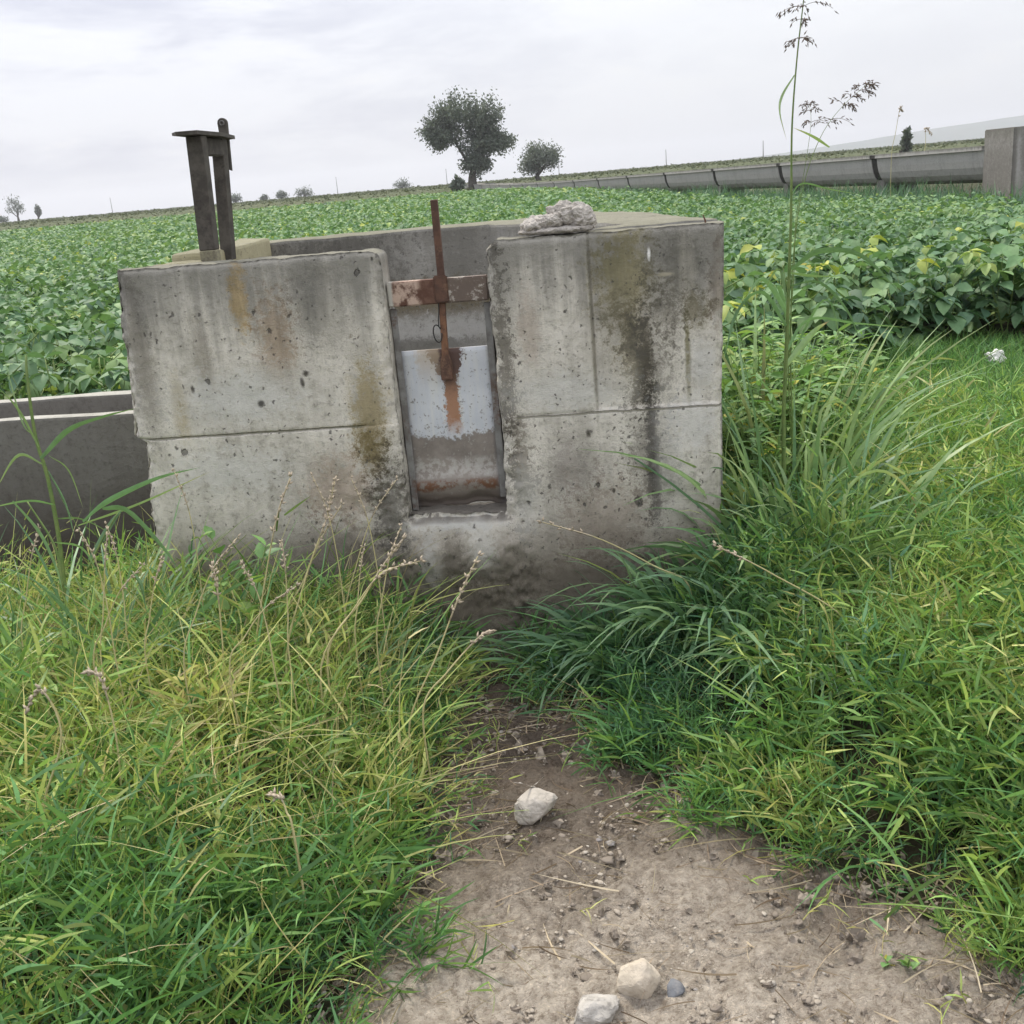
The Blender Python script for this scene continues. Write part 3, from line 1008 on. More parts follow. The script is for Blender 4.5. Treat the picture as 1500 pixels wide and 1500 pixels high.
tube(m, np.stack([-.192 + .012 * np.cos(an + .5) - .003 * np.sin(an), .046 + .004 * np.sin(an), 1.055 + .027 * np.sin(an + .5)], -1), .0022, 5)
tube(m, spline([(-.186, .046, 1.075), (-.184, .044, 1.10), (-.180, .045, 1.13), (-.179, .044, 1.165)], 10), .002, 5)
m.build("wire_loop", M_WIRE, gate)

# ------------------------------------------------------------------ lifting frame on the left corner
frame = empty("lifting_frame", TANK, YAW, "upright brown steel lifting frame with thin cap plate on the tank's left corner", "frame")


def channel_bm(cx, cy, w, d, t, z0, z1, lean=(0, 0)):
    bm = bmesh.new()
    p = [(-w / 2, -d / 2), (w / 2, -d / 2), (w / 2, d / 2), (w / 2 - t, d / 2), (w / 2 - t, -d / 2 + t), (-w / 2 + t, -d / 2 + t), (-w / 2 + t, d / 2), (-w / 2, d / 2)]
    lo = [bm.verts.new((cx + a, cy + b, z0)) for a, b in p]
    hi = [bm.verts.new((cx + a + lean[0], cy + b + lean[1], z1)) for a, b in p]
    n = len(p)
    bm.faces.new(hi)
    bm.faces.new(lo[::-1])
    for i in range(n):
        bm.faces.new((lo[i], lo[(i + 1) % n], hi[(i + 1) % n], hi[i]))
    bmesh.ops.bevel(bm, geom=list(bm.edges), offset=.0025, segments=1, affect="EDGES")
    return bm


link("post", bm_mesh(channel_bm(-.942, .20, .052, .05, .008, 1.36, 1.712, (.016, 0)), "post", M_FRAME), frame)
link("post_foot", bm_mesh(channel_bm(-.942, .20, .053, .051, .0085, 1.31, 1.3595, (0, 0)), "post_foot", M_FRAMELOW), frame)
link("post", bm_mesh(channel_bm(-.978, .47, .040, .05, .008, 1.31, 1.712, (.032, 0)), "post", M_FRAME), frame)
boxm("head_beam", M_FRAME, frame, -.955, -.925, .2265, .4435, 1.655, 1.711, .004, 2)
# cap plate: thin, tapering to both ends
bm = bmesh.new()
outline = [(-.992, .17), (-.96, .12), (-.895, .13), (-.89, .35), (-.925, .58), (-.945, .64), (-.985, .60), (-.975, .35)]
lo = [bm.verts.new((x, y, 1.7135 + (.004 if i in (0, 5) else 0))) for i, (x, y) in enumerate(outline)]
hi = [bm.verts.new((x * 1.0, y, 1.7255)) for x, y in outline]
bm.faces.new(hi)
bm.faces.new(lo[::-1])
for i in range(len(outline)):
    bm.faces.new((lo[i], lo[(i + 1) % len(outline)], hi[(i + 1) % len(outline)], hi[i]))
bmesh.ops.recalc_face_normals(bm, faces=bm.faces)
link("cap_plate", bm_mesh(bm, "cap_plate", M_FRAME), frame)
# flat lifting bar with a rounded, drilled head
bm = bmesh.new()
cx_, cz_, w_ = -.962, 1.770, .017
pts = [(cx_ - w_ + .004, 1.62), (cx_ + w_ - .010, 1.61), (cx_ + w_, cz_)]
pts += [(cx_ + w_ * math.cos(a), cz_ + w_ * math.sin(a)) for a in np.linspace(0, math.pi, 10)[1:-1]] + [(cx_ - w_, cz_)]
fr_ = [bm.verts.new((x, .575, z)) for x, z in pts]
bk_ = [bm.verts.new((x, .590, z)) for x, z in pts]
bm.faces.new(fr_)
bm.faces.new(bk_[::-1])
for i in range(len(pts)):
    bm.faces.new((fr_[i], bk_[i], bk_[(i + 1) % len(pts)], fr_[(i + 1) % len(pts)]))
bmesh.ops.recalc_face_normals(bm, faces=bm.faces)
bar = link("lifting_bar", bm_mesh(bm, "lifting_bar", M_FRAME), frame)
m = MB()
an = np.linspace(0, 2 * math.pi, 15)
tube(m, np.stack([cx_ + .0075 * np.cos(an), np.full(15, .5735), cz_ + .0075 * np.sin(an)], -1), .0025, 5, cap=False)
m.build("eye_hole", M_RAIL, bar)

# ------------------------------------------------------------------ stones
def rock(name, loc, size, mat, seed, label, cat="stone", rz=0, sub=3, nz=.06, pts=16, flat=0.3):
    rr = random.Random(seed)
    bm = bmesh.new()
    for _ in range(pts):
        v = Vector((rr.gauss(0, 1), rr.gauss(0, 1), rr.gauss(0, 1)))
        v.normalize()
        bm.verts.new(v * rr.uniform(.85, 1.0))
    r = bmesh.ops.convex_hull(bm, input=list(bm.verts))
    bmesh.ops.delete(bm, geom=[v for v in bm.verts if not v.link_faces], context="VERTS")
    bmesh.ops.bevel(bm, geom=list(bm.edges), offset=.09, segments=2, profile=.5, affect="EDGES")
    bmesh.ops.triangulate(bm, faces=list(bm.faces))
    for _ in range(sub):
        es = [e for e in bm.edges if e.calc_length() > .12]
        if es:
            bmesh.ops.subdivide_edges(bm, edges=es, cuts=1)
            bmesh.ops.triangulate(bm, faces=[f for f in bm.faces if len(f.verts) > 3])
    sv = Vector((seed * 3.1, seed * 1.7, seed))
    for v in bm.verts:
        d = mnoise.noise(v.co * 2.2 + sv) * nz * 1.4 + mnoise.noise(v.co * 6 + sv) * nz * .7 + mnoise.noise(v.co * 16 + sv) * nz * .35
        v.co *= 1 + d
        v.co.x *= size[0]
        v.co.y *= size[1]
        v.co.z *= size[2]
    o = link(name, bm_mesh(bm, name, mat))
    o.location = loc
    o.rotation_euler = (0, 0, rz)
    return tag(o, label, cat)


def on_ground(x, y, dz=0):
    return (x, y, float(terr(x, y)) + dz)


def stone_at(px, py, **k):
    """centre of the stone's foot on the ground at this pixel"""
    d = CF + CR * (px - 750) / 1550 - CU * (py - 750) / 1550
    t = 1.0
    for _ in range(40):
        p = EYEP + d * t
        t += (p[2] - float(terr(p[0], p[1]))) / -d[2] * .8
    p = EYEP + d * t
    return p


p = stone_at(785, 1200)
rock("stone", (p[0], p[1] + .01, p[2] + .026), (.066, .056, .054), M_STONE, 11, "pale grey rounded stone alone in the dark gully below the gate", rz=.5, pts=18)
p = stone_at(938, 1462)
rock("stone", (p[0], p[1] + .02, p[2] + .026), (.049, .049, .049), M_STONEC, 23, "cream angular stone on the sandy soil beside the small slate stone", rz=.2, pts=13, nz=.04)
p = stone_at(874, 1500)
rock("stone", (p[0], p[1] + .02, p[2] + .018), (.056, .048, .038), M_STONEG, 37, "mottled grey flat stone at the bottom edge left of the cream stone", rz=.4, pts=18, nz=.09)
p = stone_at(988, 1462)
rock("stone", (p[0], p[1] + .01, p[2] + .010), (.026, .024, .021), M_STONED, 41, "small dark slate stone touching the cream stone's right side", rz=1, pts=22, nz=.03)
p = stone_at(1306, 1442)
rock("stone", (p[0], p[1] + .01, p[2] + .006), (.019, .014, .011), M_STONEG, 43, "small grey pebble on the bare soil under the right grass edge", rz=1, pts=22, nz=.03)

# broken concrete on the tank: a slab with lumps grown together
def rubble():
    bm = bmesh.new()
    parts = [((.0, 0, .014), (.124, .064, .016), 3), ((-.06, .0, .035), (.055, .05, .026), 5), ((.025, .01, .062), (.055, .048, .045), 7), ((.075, .005, .052), (.045, .046, .044), 9),
             ((-.02, -.012, .045), (.05, .04, .03), 12), ((.095, 0, .035), (.03, .04, .035), 15), ((-.085, 0, .028), (.03, .035, .018), 19)]
    for c, s_, sd in parts:
        b = bmesh.new()
        bmesh.ops.create_icosphere(b, subdivisions=5, radius=1)
        sv = Vector((sd * 2.3, sd, sd * 1.1))
        for v in b.verts:
            n = v.co.normalized()
            q_ = Vector((n.x * s_[0], n.y * s_[1], n.z * s_[2]))
            w_ = q_ * 27 + sv
            cell = mnoise.voronoi(w_ + mnoise.noise_vector(w_ * 1.5) * .35)[0]
            d = ((min(cell[1] - cell[0], .5) - .25) * .015 + mnoise.noise(q_ * 45 + sv) * .011) * (.3 if sd == 3 else 1) + mnoise.noise(q_ * 160 + sv) * .0035 + mnoise.noise(q_ * 420 + sv) * .0015
            g_ = Vector((n.x / s_[0], n.y / s_[1], n.z / s_[2])).normalized()
            v.co = q_ + g_ * d + Vector(c)
            if v.co.z < .002:
                v.co.z = .002 + (v.co.z - .002) * .05
        me_ = bpy.data.meshes.new("t")
        b.to_mesh(me_)
        b.free()
        bm.from_mesh(me_)
        bpy.data.meshes.remove(me_)
    return bm


rb = link("concrete_rubble", bm_mesh(rubble(), "concrete_rubble", M_RUBBLE))
w = tank_world(.205, .076, 1.329)
rb.location = w
rb.rotation_euler = (0, 0, YAW)
rb.scale = (.95, .95, .88)
tag(rb, "crumbly grey lump of broken concrete lying on top of the tank's front wall", "rubble")

# ------------------------------------------------------------------ concrete channel on the left
chan = empty("concrete_channel", TANK, YAW, "low dark concrete water channel running left from the tank behind the tall reed", "channel")
prism([(-5.5, .50), (-1.20, .50), (-1.20, .565), (-5.5, .565)], .10, .780, M_CHANNEL, "channel_wall", chan, .01, .12)
prism([(-5.5, .90), (-1.255, .90), (-1.255, .975), (-5.5, .975)], .10, .787, M_CHANNEL, "channel_wall", chan, .01, .12)
prism([(-5.5, .5652), (-1.20, .5652), (-1.25, .8998), (-5.5, .8998)], .10, .40, M_CHANNEL, "channel_floor", chan, 0, .3)

# ------------------------------------------------------------------ raised flume far right
A, B = np.array([9.81, 21.26]), np.array([4.14, 65.06])
fd = (B - A) / np.linalg.norm(B - A)
fyaw = math.atan2(fd[1], fd[0])
FC = A + .60 * np.array([fd[1], -fd[0]])
flume = empty("raised_flume", (FC[0], FC[1], 0), fyaw, "long raised precast concrete flume of jointed sections behind the bean field", "canal flume")
SEG = 5.62
PITCHX = 5.66
NSEG = 17
def lipz(s_):
    return float(np.interp(s_, [0, 44.2, 62, 80, 100], [1.37, 1.16, 1.17, 1.30, 1.60]))
for k in range(NSEG):
    s0 = .30 if k == 0 else k * PITCHX - .86 + .14
    s1 = (k + 1) * PITCHX - .86 - .14
    m = MB()
    na = 21
    an = np.linspace(math.pi, 2 * math.pi, na)
    RW, RH = .60, .72
    side = np.array([(1.08, 0), (1.08, -.11), (1.0, -.13), (.985, -.20), (.955, -.38), (.90, -.56), (.80, -.74), (.64, -.89), (.42, -.97), (.2, -1.0)])
    half = np.concatenate([side * [-1, 1], [[0, -1.0]], side[::-1]])
    na = len(half)
    outer, inner = half * [RW, RH], half * [RW - .07, RH - .07]
    prof = np.concatenate([outer, inner[::-1]])
    # local +X runs along the flume, near side is -Y turned by the yaw
    V_ = []
    for s_ in (s0, (s0 + s1) / 2, s1):
        lz = lipz(s_)
        V_ += [(s_, a, lz + b) for a, b in prof]
    npf = len(prof)
    fs = []
    for r_ in range(2):
        for i in range(npf):
            j = (i + 1) % npf
            fs.append((r_ * npf + i, r_ * npf + j, (r_ + 1) * npf + j, (r_ + 1) * npf + i))
    for i in range(na - 1):
        for base in (0, 2 * npf):
            fs.append((base + i, base + i + 1, base + npf - 2 - i, base + npf - 1 - i))
    m.add(np.array(V_)[None], fs)
    # thin rim along the lip
    me_ = m.mesh("flume_section", M_FLUME)
    bm = bmesh.new()
    bm.from_mesh(me_)
    bmesh.ops.recalc_face_normals(bm, faces=bm.faces)
    bm.to_mesh(me_)
    bm.free()
    so = link("flume_section", me_, flume)
    for v in me_.vertices:
        v.co.x -= s0
        v.co.z -= lipz((s0 + s1) / 2) - .72
    so.location = (s0, 0, lipz((s0 + s1) / 2) - .72)
    # saddle pier under the joint
    gz = float(terr(*(A + fd * s1)))
    lz = lipz(s1)
    bm = bmesh.new()
    an = np.linspace(math.pi * 1.26, math.pi * 1.74, 9)
    pr = [(-.46, gz - .3), (.46, gz - .3)] + [((.60 + .003) * math.cos(a), lz + (.72 + .003) * math.sin(a)) for a in an[::-1]]
    f1 = [bm.verts.new((s1 - .04, a, b)) for a, b in pr]
    f2 = [bm.verts.new((s1 + .32, a, b)) for a, b in pr]
    bm.faces.new(f1)
    bm.faces.new(f2[::-1])
    for i in range(len(pr)):
        j = (i + 1) % len(pr)
        bm.faces.new((f1[i], f1[j], f2[j], f2[i]))
    bmesh.ops.recalc_face_normals(bm, faces=bm.faces)
    bmesh.ops.triangulate(bm, faces=[f for f in bm.faces if len(f.verts) > 4])
    link("saddle_pier", bm_mesh(bm, "saddle_pier", M_CHANNEL), flume)
    m = MB()
    an = np.linspace(math.pi, 2 * math.pi, 19)
    pr = [tuple(q_) for q_ in half * [.58, .70]] + [tuple(q_) for q_ in half[::-1] * [.54, .66]]
    npf = len(pr)
    m.add(np.array([[(s1 - .03 + q_ * .34, a, lz - .01 + b) for q_ in (0, 1) for a, b in pr]]), [(i, (i + 1) % npf, npf + (i + 1) % npf, npf + i) for i in range(npf)])
    m.build("joint_seal", M_TAR, flume)
# junction box at the near end
jb = empty("junction_box", (0, 0, 0), 0, "square concrete junction box at the near end of the raised flume", "junction box")
jb.location = (9.80, 20.42, 0)
jb.rotation_euler = (0, 0, R(2))
bm = boxm(None, None, None, 0, 1.9, 0, 1.12, 0, 1.66, .015, 2)
top = [f for f in bm.faces if f.normal.z > .9 and f.calc_area() > 1]
ins = bmesh.ops.inset_region(bm, faces=top, thickness=.16)
bmesh.ops.translate(bm, verts=list({v for f in top for v in f.verts}), vec=(0, 0, -.7))
link("box_wall", bm_mesh(bm, "box_wall", M_BOX), jb)

# ------------------------------------------------------------------ vegetation: grass
def tint_of(x, y, base, spread, patch=.22, s=3):
    return np.clip(base + (fbm(x * 2.2, y * 2.2, 0, s, 3) - .5) * 2 * patch + rng.normal(size=len(x)) * spread, 0, 1)


def scatter(n, x0, x1, y0, y1, ok=None, mx=260):
    x = rng.uniform(x0, x1, n)
    y = rng.uniform(y0, y1, n)
    k = ~blocked(x, y)
    if ok is not None:
        k &= ok(x, y)
    x, y = x[k], y[k]
    p = np.stack([x, y, terr(x, y)], -1)
    v = in_view(p + [0, 0, .15], mx, 250)
    return p[v]


def tilt_dirs(n, spread):
    a = rng.uniform(0, 2 * math.pi, n)
    r_ = np.abs(rng.normal(size=n)) * spread
    return nrm(np.stack([np.cos(a) * r_, np.sin(a) * r_, np.ones(n)], -1))


def leafy_stems(mb, P, L, spread, tint, nleaf=6, leafL=.08, leafW=.006, K=3, stemW=.0026, droop=.3, d=None, bend=None):
    """creeping grass stems with short stiff leaves set alternately along them"""
    n = len(P)
    leafL = np.broadcast_to(leafL, (n,))
    leafW = np.broadcast_to(leafW, (n,))
    if d is None:
        d = tilt_dirs(n, spread)
        bend = np.stack([rng.normal(size=n) * .35, rng.normal(size=n) * .35, -np.abs(rng.normal(size=n)) * .25], -1)
    blades(mb, P, d, L, stemW, bend, np.clip(tint + .12, 0, 1), 4, 1.0)
    az = rng.uniform(0, 2 * math.pi, n)
    for j in range(nleaf):
        t = (j + 1.4) / (nleaf + .4) + rng.normal(size=n) * .03
        B_ = P + L[:, None] * (d * t[:, None] + bend * (t ** 2)[:, None])
        T_ = nrm(d + 2 * bend * t[:, None])
        a = az + j * 2.6 + rng.normal(size=n) * .5
        side = np.stack([np.cos(a), np.sin(a), rng.normal(size=n) * .25], -1)
        sp = rng.uniform(.4, 1.4, n)
        dl = nrm(T_ + side * sp[:, None])
        ll = leafL * rng.uniform(.55, 1.25, n)
        bd = np.stack([rng.normal(size=n) * .12, rng.normal(size=n) * .12, -np.abs(rng.normal(size=n)) * droop], -1)
        blades(mb, B_, dl, ll, leafW * rng.uniform(.7, 1.25, n), bd, np.clip(tint + rng.normal(size=n) * .07, 0, 1), K)


def clumps(mb, C, nst, hgt, tint, leafL, leafW, nleaf=6, rad=.045, lean=.55, droop=.2):
    """grass tufts: every tuft fans out from its own crown, with its own height and tone"""
    k = np.repeat(np.arange(len(C)), nst)
    n = len(k)
    a = rng.uniform(0, 2 * math.pi, n)
    r_ = np.abs(rng.normal(size=n))
    out = np.stack([np.cos(a), np.sin(a), np.zeros(n)], -1)
    P = C[k] + out * (r_ * rad)[:, None] * .7
    tl = r_ * lean * rng.uniform(.5, 1.1, n)
    d = nrm(out * tl[:, None] + np.array([0, 0, 1.0]) + rng.normal(size=(n, 3)) * .12)
    bend = out * rng.uniform(.0, .35, n)[:, None] + np.stack([rng.normal(size=n) * .14, rng.normal(size=n) * .14, -rng.uniform(.0, .35, n)], -1)
    L = hgt[k] * rng.uniform(.55, 1.15, n) * (1.1 - .2 * np.minimum(r_, 2))
    leafy_stems(mb, P, L, 0, np.clip(tint[k] + rng.normal(size=n) * .07, 0, 1), nleaf, leafL[k], leafW[k], droop=droop, d=d, bend=bend)


def left_ok(x, y):
    e = path_left(y) + (fbm(x * 6, y * 6, 0, 71, 3) - .5) * .26
    return x < e - rng.exponential(.04, len(x)) + .04


def right_ok(x, y):
    e = path_right(y) + (fbm(x * 6, y * 6, 0, 81, 3) - .5) * .40
    return x > e + rng.exponential(.15, len(x)) - .10


# left bank
mb = MB()
C = scatter(860, -3.2, .0, 1.15, 3.6, left_ok)
edge = np.clip((path_left(C[:, 1]) - C[:, 0]) / .45, 0.12, 1)
h_ = rng.uniform(.13, .34, len(C)) * (.5 + .9 * fbm(C[:, 0] * 2.6, C[:, 1] * 2.6, 0, 91, 2)) * (.5 + .6 * edge) * np.interp(C[:, 1], [1.2, 2.2, 2.7, 3.2], [1.05, 1.15, 1.12, 1.05])
yel = np.interp(C[:, 1], [1.4, 2.0, 2.5, 3.2], [.25, .33, .47, .42])
tn = np.clip(tint_of(C[:, 0], C[:, 1], 0, .13, .24) + yel + .28 * (rng.random(len(C)) < .12) - .14 * sm(-.7, -.2, C[:, 0]) * sm(2.3, 2.7, C[:, 1]), .02, .9)
wide = rng.random(len(C)) < .45
clumps(mb, C, 15, h_, tn, np.where(wide, .10, .07) * rng.uniform(.8, 1.2, len(C)), np.where(wide, .0078, .0048))
P = scatter(5000, -3.2, .0, 1.15, 3.6, left_ok)
leafy_stems(mb, P, rng.uniform(.05, .12, len(P)), .8, np.clip(rng.normal(.06, .1, len(P)), 0, 1), 4, .06, .005)
# dead thatch under the living stems
P = scatter(4500, -3.2, .1, 1.15, 3.6, left_ok)
n = len(P)
blades(mb, P + [0, 0, .01], nrm(np.stack([rng.normal(size=n), rng.normal(size=n), np.abs(rng.normal(size=n)) * .5], -1)), rng.uniform(.06, .2, n), .004, rng.normal(size=(n, 3)) * [.3, .3, .15], rng.uniform(.75, 1, n), 3)
# pale dead stems leaning every way through the mound
P = scatter(2600, -2.8, -.1, 1.3, 3.4, lambda x, y: (x < path_left(y) - .05) & (rng.random(len(x)) < np.interp(y, [1.3, 2.0, 2.6], [.25, .6, 1])))
n = len(P)
dd = nrm(np.stack([rng.normal(size=n) * .7 - .25, rng.normal(size=n) * .5, np.ones(n)], -1))
blades(mb, P, dd, rng.uniform(.22, .55, n), rng.uniform(.0018, .0042, n), np.stack([rng.normal(size=n) * .2, rng.normal(size=n) * .2, -rng.uniform(.0, .4, n)], -1), np.clip(rng.normal(.86, .1, n), .6, 1), 5, 1.0)
# long yellowing arched blades and seed stalks laid over the mound
P = scatter(2600, -2.6, -.2, 1.9, 3.4, lambda x, y: x < path_left(y) - .16)
n = len(P)
dd = nrm(np.stack([rng.normal(size=n) * .55 + .25, rng.normal(size=n) * .45 - .15, np.ones(n)], -1))
blades(mb, P, dd, rng.uniform(.28, .58, n), rng.uniform(.0025, .006, n), np.stack([rng.normal(size=n) * .3, rng.normal(size=n) * .3, -rng.uniform(.15, .6, n)], -1), np.clip(rng.normal(.72, .14, n), .2, 1), 6)
P = scatter(700, -2.6, -.25, 2.35, 3.45, left_ok)
n = len(P)
dd = nrm(np.stack([rng.normal(size=n) * .35, rng.normal(size=n) * .3, np.ones(n)], -1))
blades(mb, P, dd, rng.uniform(.3, .62, n), rng.uniform(.004, .010, n), np.stack([rng.normal(size=n) * .3, rng.normal(size=n) * .25, -rng.uniform(.1, .5, n)], -1), np.clip(rng.normal(.48, .2, n), .1, 1), 7)
tag(mb.build("grass", M_GRASS), "dense tangled yellow green grass mound covering the left bank", "grass", kind="stuff")

# right bank
mb = MB()
C = scatter(2000, -.1, 3.6, 1.15, 4.6, right_ok)
edge = np.clip((C[:, 0] - path_right(C[:, 1])) / .6, 0.10, 1)
h_ = rng.uniform(.13, .32, len(C)) * (.5 + .9 * fbm(C[:, 0] * 2.6, C[:, 1] * 2.6, 0, 95, 2)) * (.38 + .7 * edge)
tn = np.clip(tint_of(C[:, 0], C[:, 1], .35, .11, .22) + .10 * sm(.6, 1.4, C[:, 0]) - .2 * sm(.9, .3, C[:, 0]) * sm(2.1, 2.6, C[:, 1]), .02, .9)
wide = rng.random(len(C)) < .4
clumps(mb, C, 14, h_, tn, np.where(wide, .095, .065) * rng.uniform(.8, 1.2, len(C)), np.where(wide, .0075, .0046))
P = scatter(7000, -.1, 3.4, 1.15, 4.4, right_ok)
leafy_stems(mb, P, rng.uniform(.04, .11, len(P)), .8, np.clip(rng.normal(.08, .1, len(P)), 0, 1), 4, .055, .005)
P = scatter(2600, -.1, 3.2, 1.15, 4.2, right_ok)
n = len(P)
blades(mb, P + [0, 0, .01], nrm(np.stack([rng.normal(size=n), rng.normal(size=n), np.abs(rng.normal(size=n)) * .5], -1)), rng.uniform(.06, .2, n), .004, rng.normal(size=(n, 3)) * [.3, .3, .15], rng.uniform(.7, 1, n), 3)
P = scatter(2600, .2, 3.2, 1.6, 4.4, right_ok)
n = len(P)
dd = nrm(np.stack([rng.normal(size=n) * .5, rng.normal(size=n) * .5 - .1, np.ones(n)], -1))
blades(mb, P, dd, rng.uniform(.2, .42, n), rng.uniform(.003, .008, n), np.stack([rng.normal(size=n) * .3, rng.normal(size=n) * .3, -rng.uniform(.15, .55, n)], -1), np.clip(rng.normal(.36, .16, n), .05, 1), 5)
tag(mb.build("grass", M_GRASS), "thick bright green grass covering the right bank beside the bare path", "grass", kind="stuff")

# lawn in front of the beans
def field_edge(x):
    return np.where(x < .3, np.where(x < -1.05, 4.5 - x * .1, 5.05), np.interp(x, [.3, 1.0, 1.6, 2.3, 3.4, 9], [4.95, 5.1, 5.6, 6.25, 6.15, 7.0]))


mb = MB()
P = scatter(90000, .7, 7, 4.1, 8.3, lambda x, y: y < field_edge(x) + .5)
n = len(P)
L_ = rng.uniform(.07, .16, n) * (.5 + fbm(P[:, 0] * 1.8, P[:, 1] * 1.8, 0, 97, 3))
blades(mb, P, tilt_dirs(n, .6), L_, rng.uniform(.004, .007, n), np.stack([rng.normal(size=n) * .25, rng.normal(size=n) * .25, -rng.uniform(.0, .4, n)], -1), tint_of(P[:, 0], P[:, 1], .36, .08, .14), 2)
tag(mb.build("lawn", M_GRASS), "short soft bright green lawn between the right bank and the beans", "lawn", kind="stuff")

# sparse blades and straw creeping over the path edge
mb = MB()
P = scatter(2600, -.7, 1.5, 1.2, 3.3, lambda x, y: (x > path_left(y) - .05) & (x < path_right(y) + .1) & (np.minimum(x - path_left(y), path_right(y) - x) < rng.exponential(.10, len(x))))
n = len(P)
leafy_stems(mb, P, rng.uniform(.04, .14, n), 1.1, np.clip(rng.normal(.48, .24, n), 0, 1), 4, .05, .0035)
tag(mb.build("sprouting_grass", M_GRASS), "thin grass sprouts straggling over both edges of the bare path", "grass", kind="stuff")

mb = MB()
P = scatter(5000, -.5, 1.4, 1.2, 3.2, lambda x, y: (x > path_left(y) - .12) & (x < path_right(y) + .18) & (rng.random(len(x)) < .18 + .9 * np.exp(-np.minimum(x - path_left(y), path_right(y) - x) / .15)))
n = len(P)
dd = nrm(np.stack([rng.normal(size=n), rng.normal(size=n), rng.normal(size=n) * .08], -1))
blades(mb, P + [0, 0, .008], dd, rng.uniform(.03, .16, n), rng.uniform(.0012, .0042, n), np.stack([rng.normal(size=n) * .35, rng.normal(size=n) * .35, rng.normal(size=n) * .04], -1), rng.uniform(.0, 1, n), 5, 1.0)
tag(mb.build("straw_litter", M_STRAW), "dry straw and rootlets littering the bare soil of the path", "straw", kind="stuff")

# gravel
mb = MB()
bm = bmesh.new()
bmesh.ops.create_icosphere(bm, subdivisions=2, radius=1)
sv = np.array([v.co[:] for v in bm.verts])
sf = [tuple(v.index for v in f.verts) for f in bm.faces]
bm.free()
P = scatter(9000, -.5, 1.3, 1.15, 3.1, lambda x, y: (x > path_left(y) - .1) & (x < path_right(y) + .05) & (fbm(x * 4, y * 4, 0, 15, 3) > rng.uniform(.2, .62, len(x))))
n = len(P)
sz = .0018 + rng.exponential(.0019, n)
sz = np.minimum(sz, .0125)
ax = np.stack([rng.uniform(.8, 1.35, n), rng.uniform(.7, 1.1, n), rng.uniform(.3, .5, n)], -1)
an = rng.uniform(0, 2 * math.pi, n)
T_ = sv[None] * (1 + .17 * rng.normal(size=(n, len(sv), 1))) * (ax * sz[:, None])[:, None]
c, s_ = np.cos(an)[:, None], np.sin(an)[:, None]
T_ = np.stack([T_[..., 0] * c - T_[..., 1] * s_, T_[..., 0] * s_ + T_[..., 1] * c, T_[..., 2]], -1) + P[:, None] + [0, 0, .0005]
tt = np.zeros((n, len(sv), 3))
tt[..., 0] = rng.random(n)[:, None]
mb.add(T_, sf, tt, smooth=True)
P = scatter(5200, -.5, 1.4, 1.15, 3.1, lambda x, y: (x > path_left(y) - .1) & (x < path_right(y) + .2) & (rng.random(len(x)) < .25 + .75 * np.exp(-np.minimum(np.abs(x - path_left(y)), np.abs(path_right(y) - x)) / .12)))
n = len(P)
sz = np.minimum(.0025 + rng.exponential(.003, n), .013)
T_ = sv[None] * (1 + .32 * rng.normal(size=(n, len(sv), 1))) * (rng.uniform(.6, 1.2, (n, 3)) * sz[:, None])[:, None] + P[:, None] + [0, 0, .002]
tt = np.zeros((n, len(sv), 3))
tt[..., 0] = rng.uniform(0, .35, n)[:, None]
mb.add(T_, sf, tt)
tag(mb.build("gravel", M_PEBBLE), "small rounded pebbles pressed into the bare soil of the path", "gravel", kind="stuff")

# ------------------------------------------------------------------ coarse tussocks and tall single plants
def tussock(name, x, y, n, Lr, W, tintm, lean, label, cat="grass tuft", rad=.22, mat=None, K=7, droop=(.35, 1.0)):
    z = float(terr(x, y))
    mb = MB()
    a = rng.uniform(0, 2 * math.pi, n)
    rr = rad * np.sqrt(rng.random(n))
    P = np.stack([np.cos(a) * rr, np.sin(a) * rr, np.zeros(n) - .02], -1)
    d = nrm(np.stack([np.cos(a) * rng.uniform(.0, .42, n) + lean[0] + rng.normal(size=n) * .12, np.sin(a) * rng.uniform(.0, .42, n) + lean[1] + rng.normal(size=n) * .12, np.ones(n)], -1))
    L = rng.uniform(Lr[0], Lr[1], n)
    out = np.stack([np.cos(a), np.sin(a), np.zeros(n)], -1)
    bend = out * rng.uniform(.0, .38, n)[:, None] + np.array([lean[0], lean[1], 0]) * .5 + np.stack([rng.normal(size=n) * .12, rng.normal(size=n) * .12, -rng.uniform(*droop, n)], -1)
    blades(mb, P, d, L, W * rng.uniform(.6, 1.2, n), bend, np.clip(rng.normal(tintm, .14, n), 0, 1), K)
    o = mb.build(name, mat or M_COARSE)
    o.location = (x, y, z)
    return tag(o, label, cat)


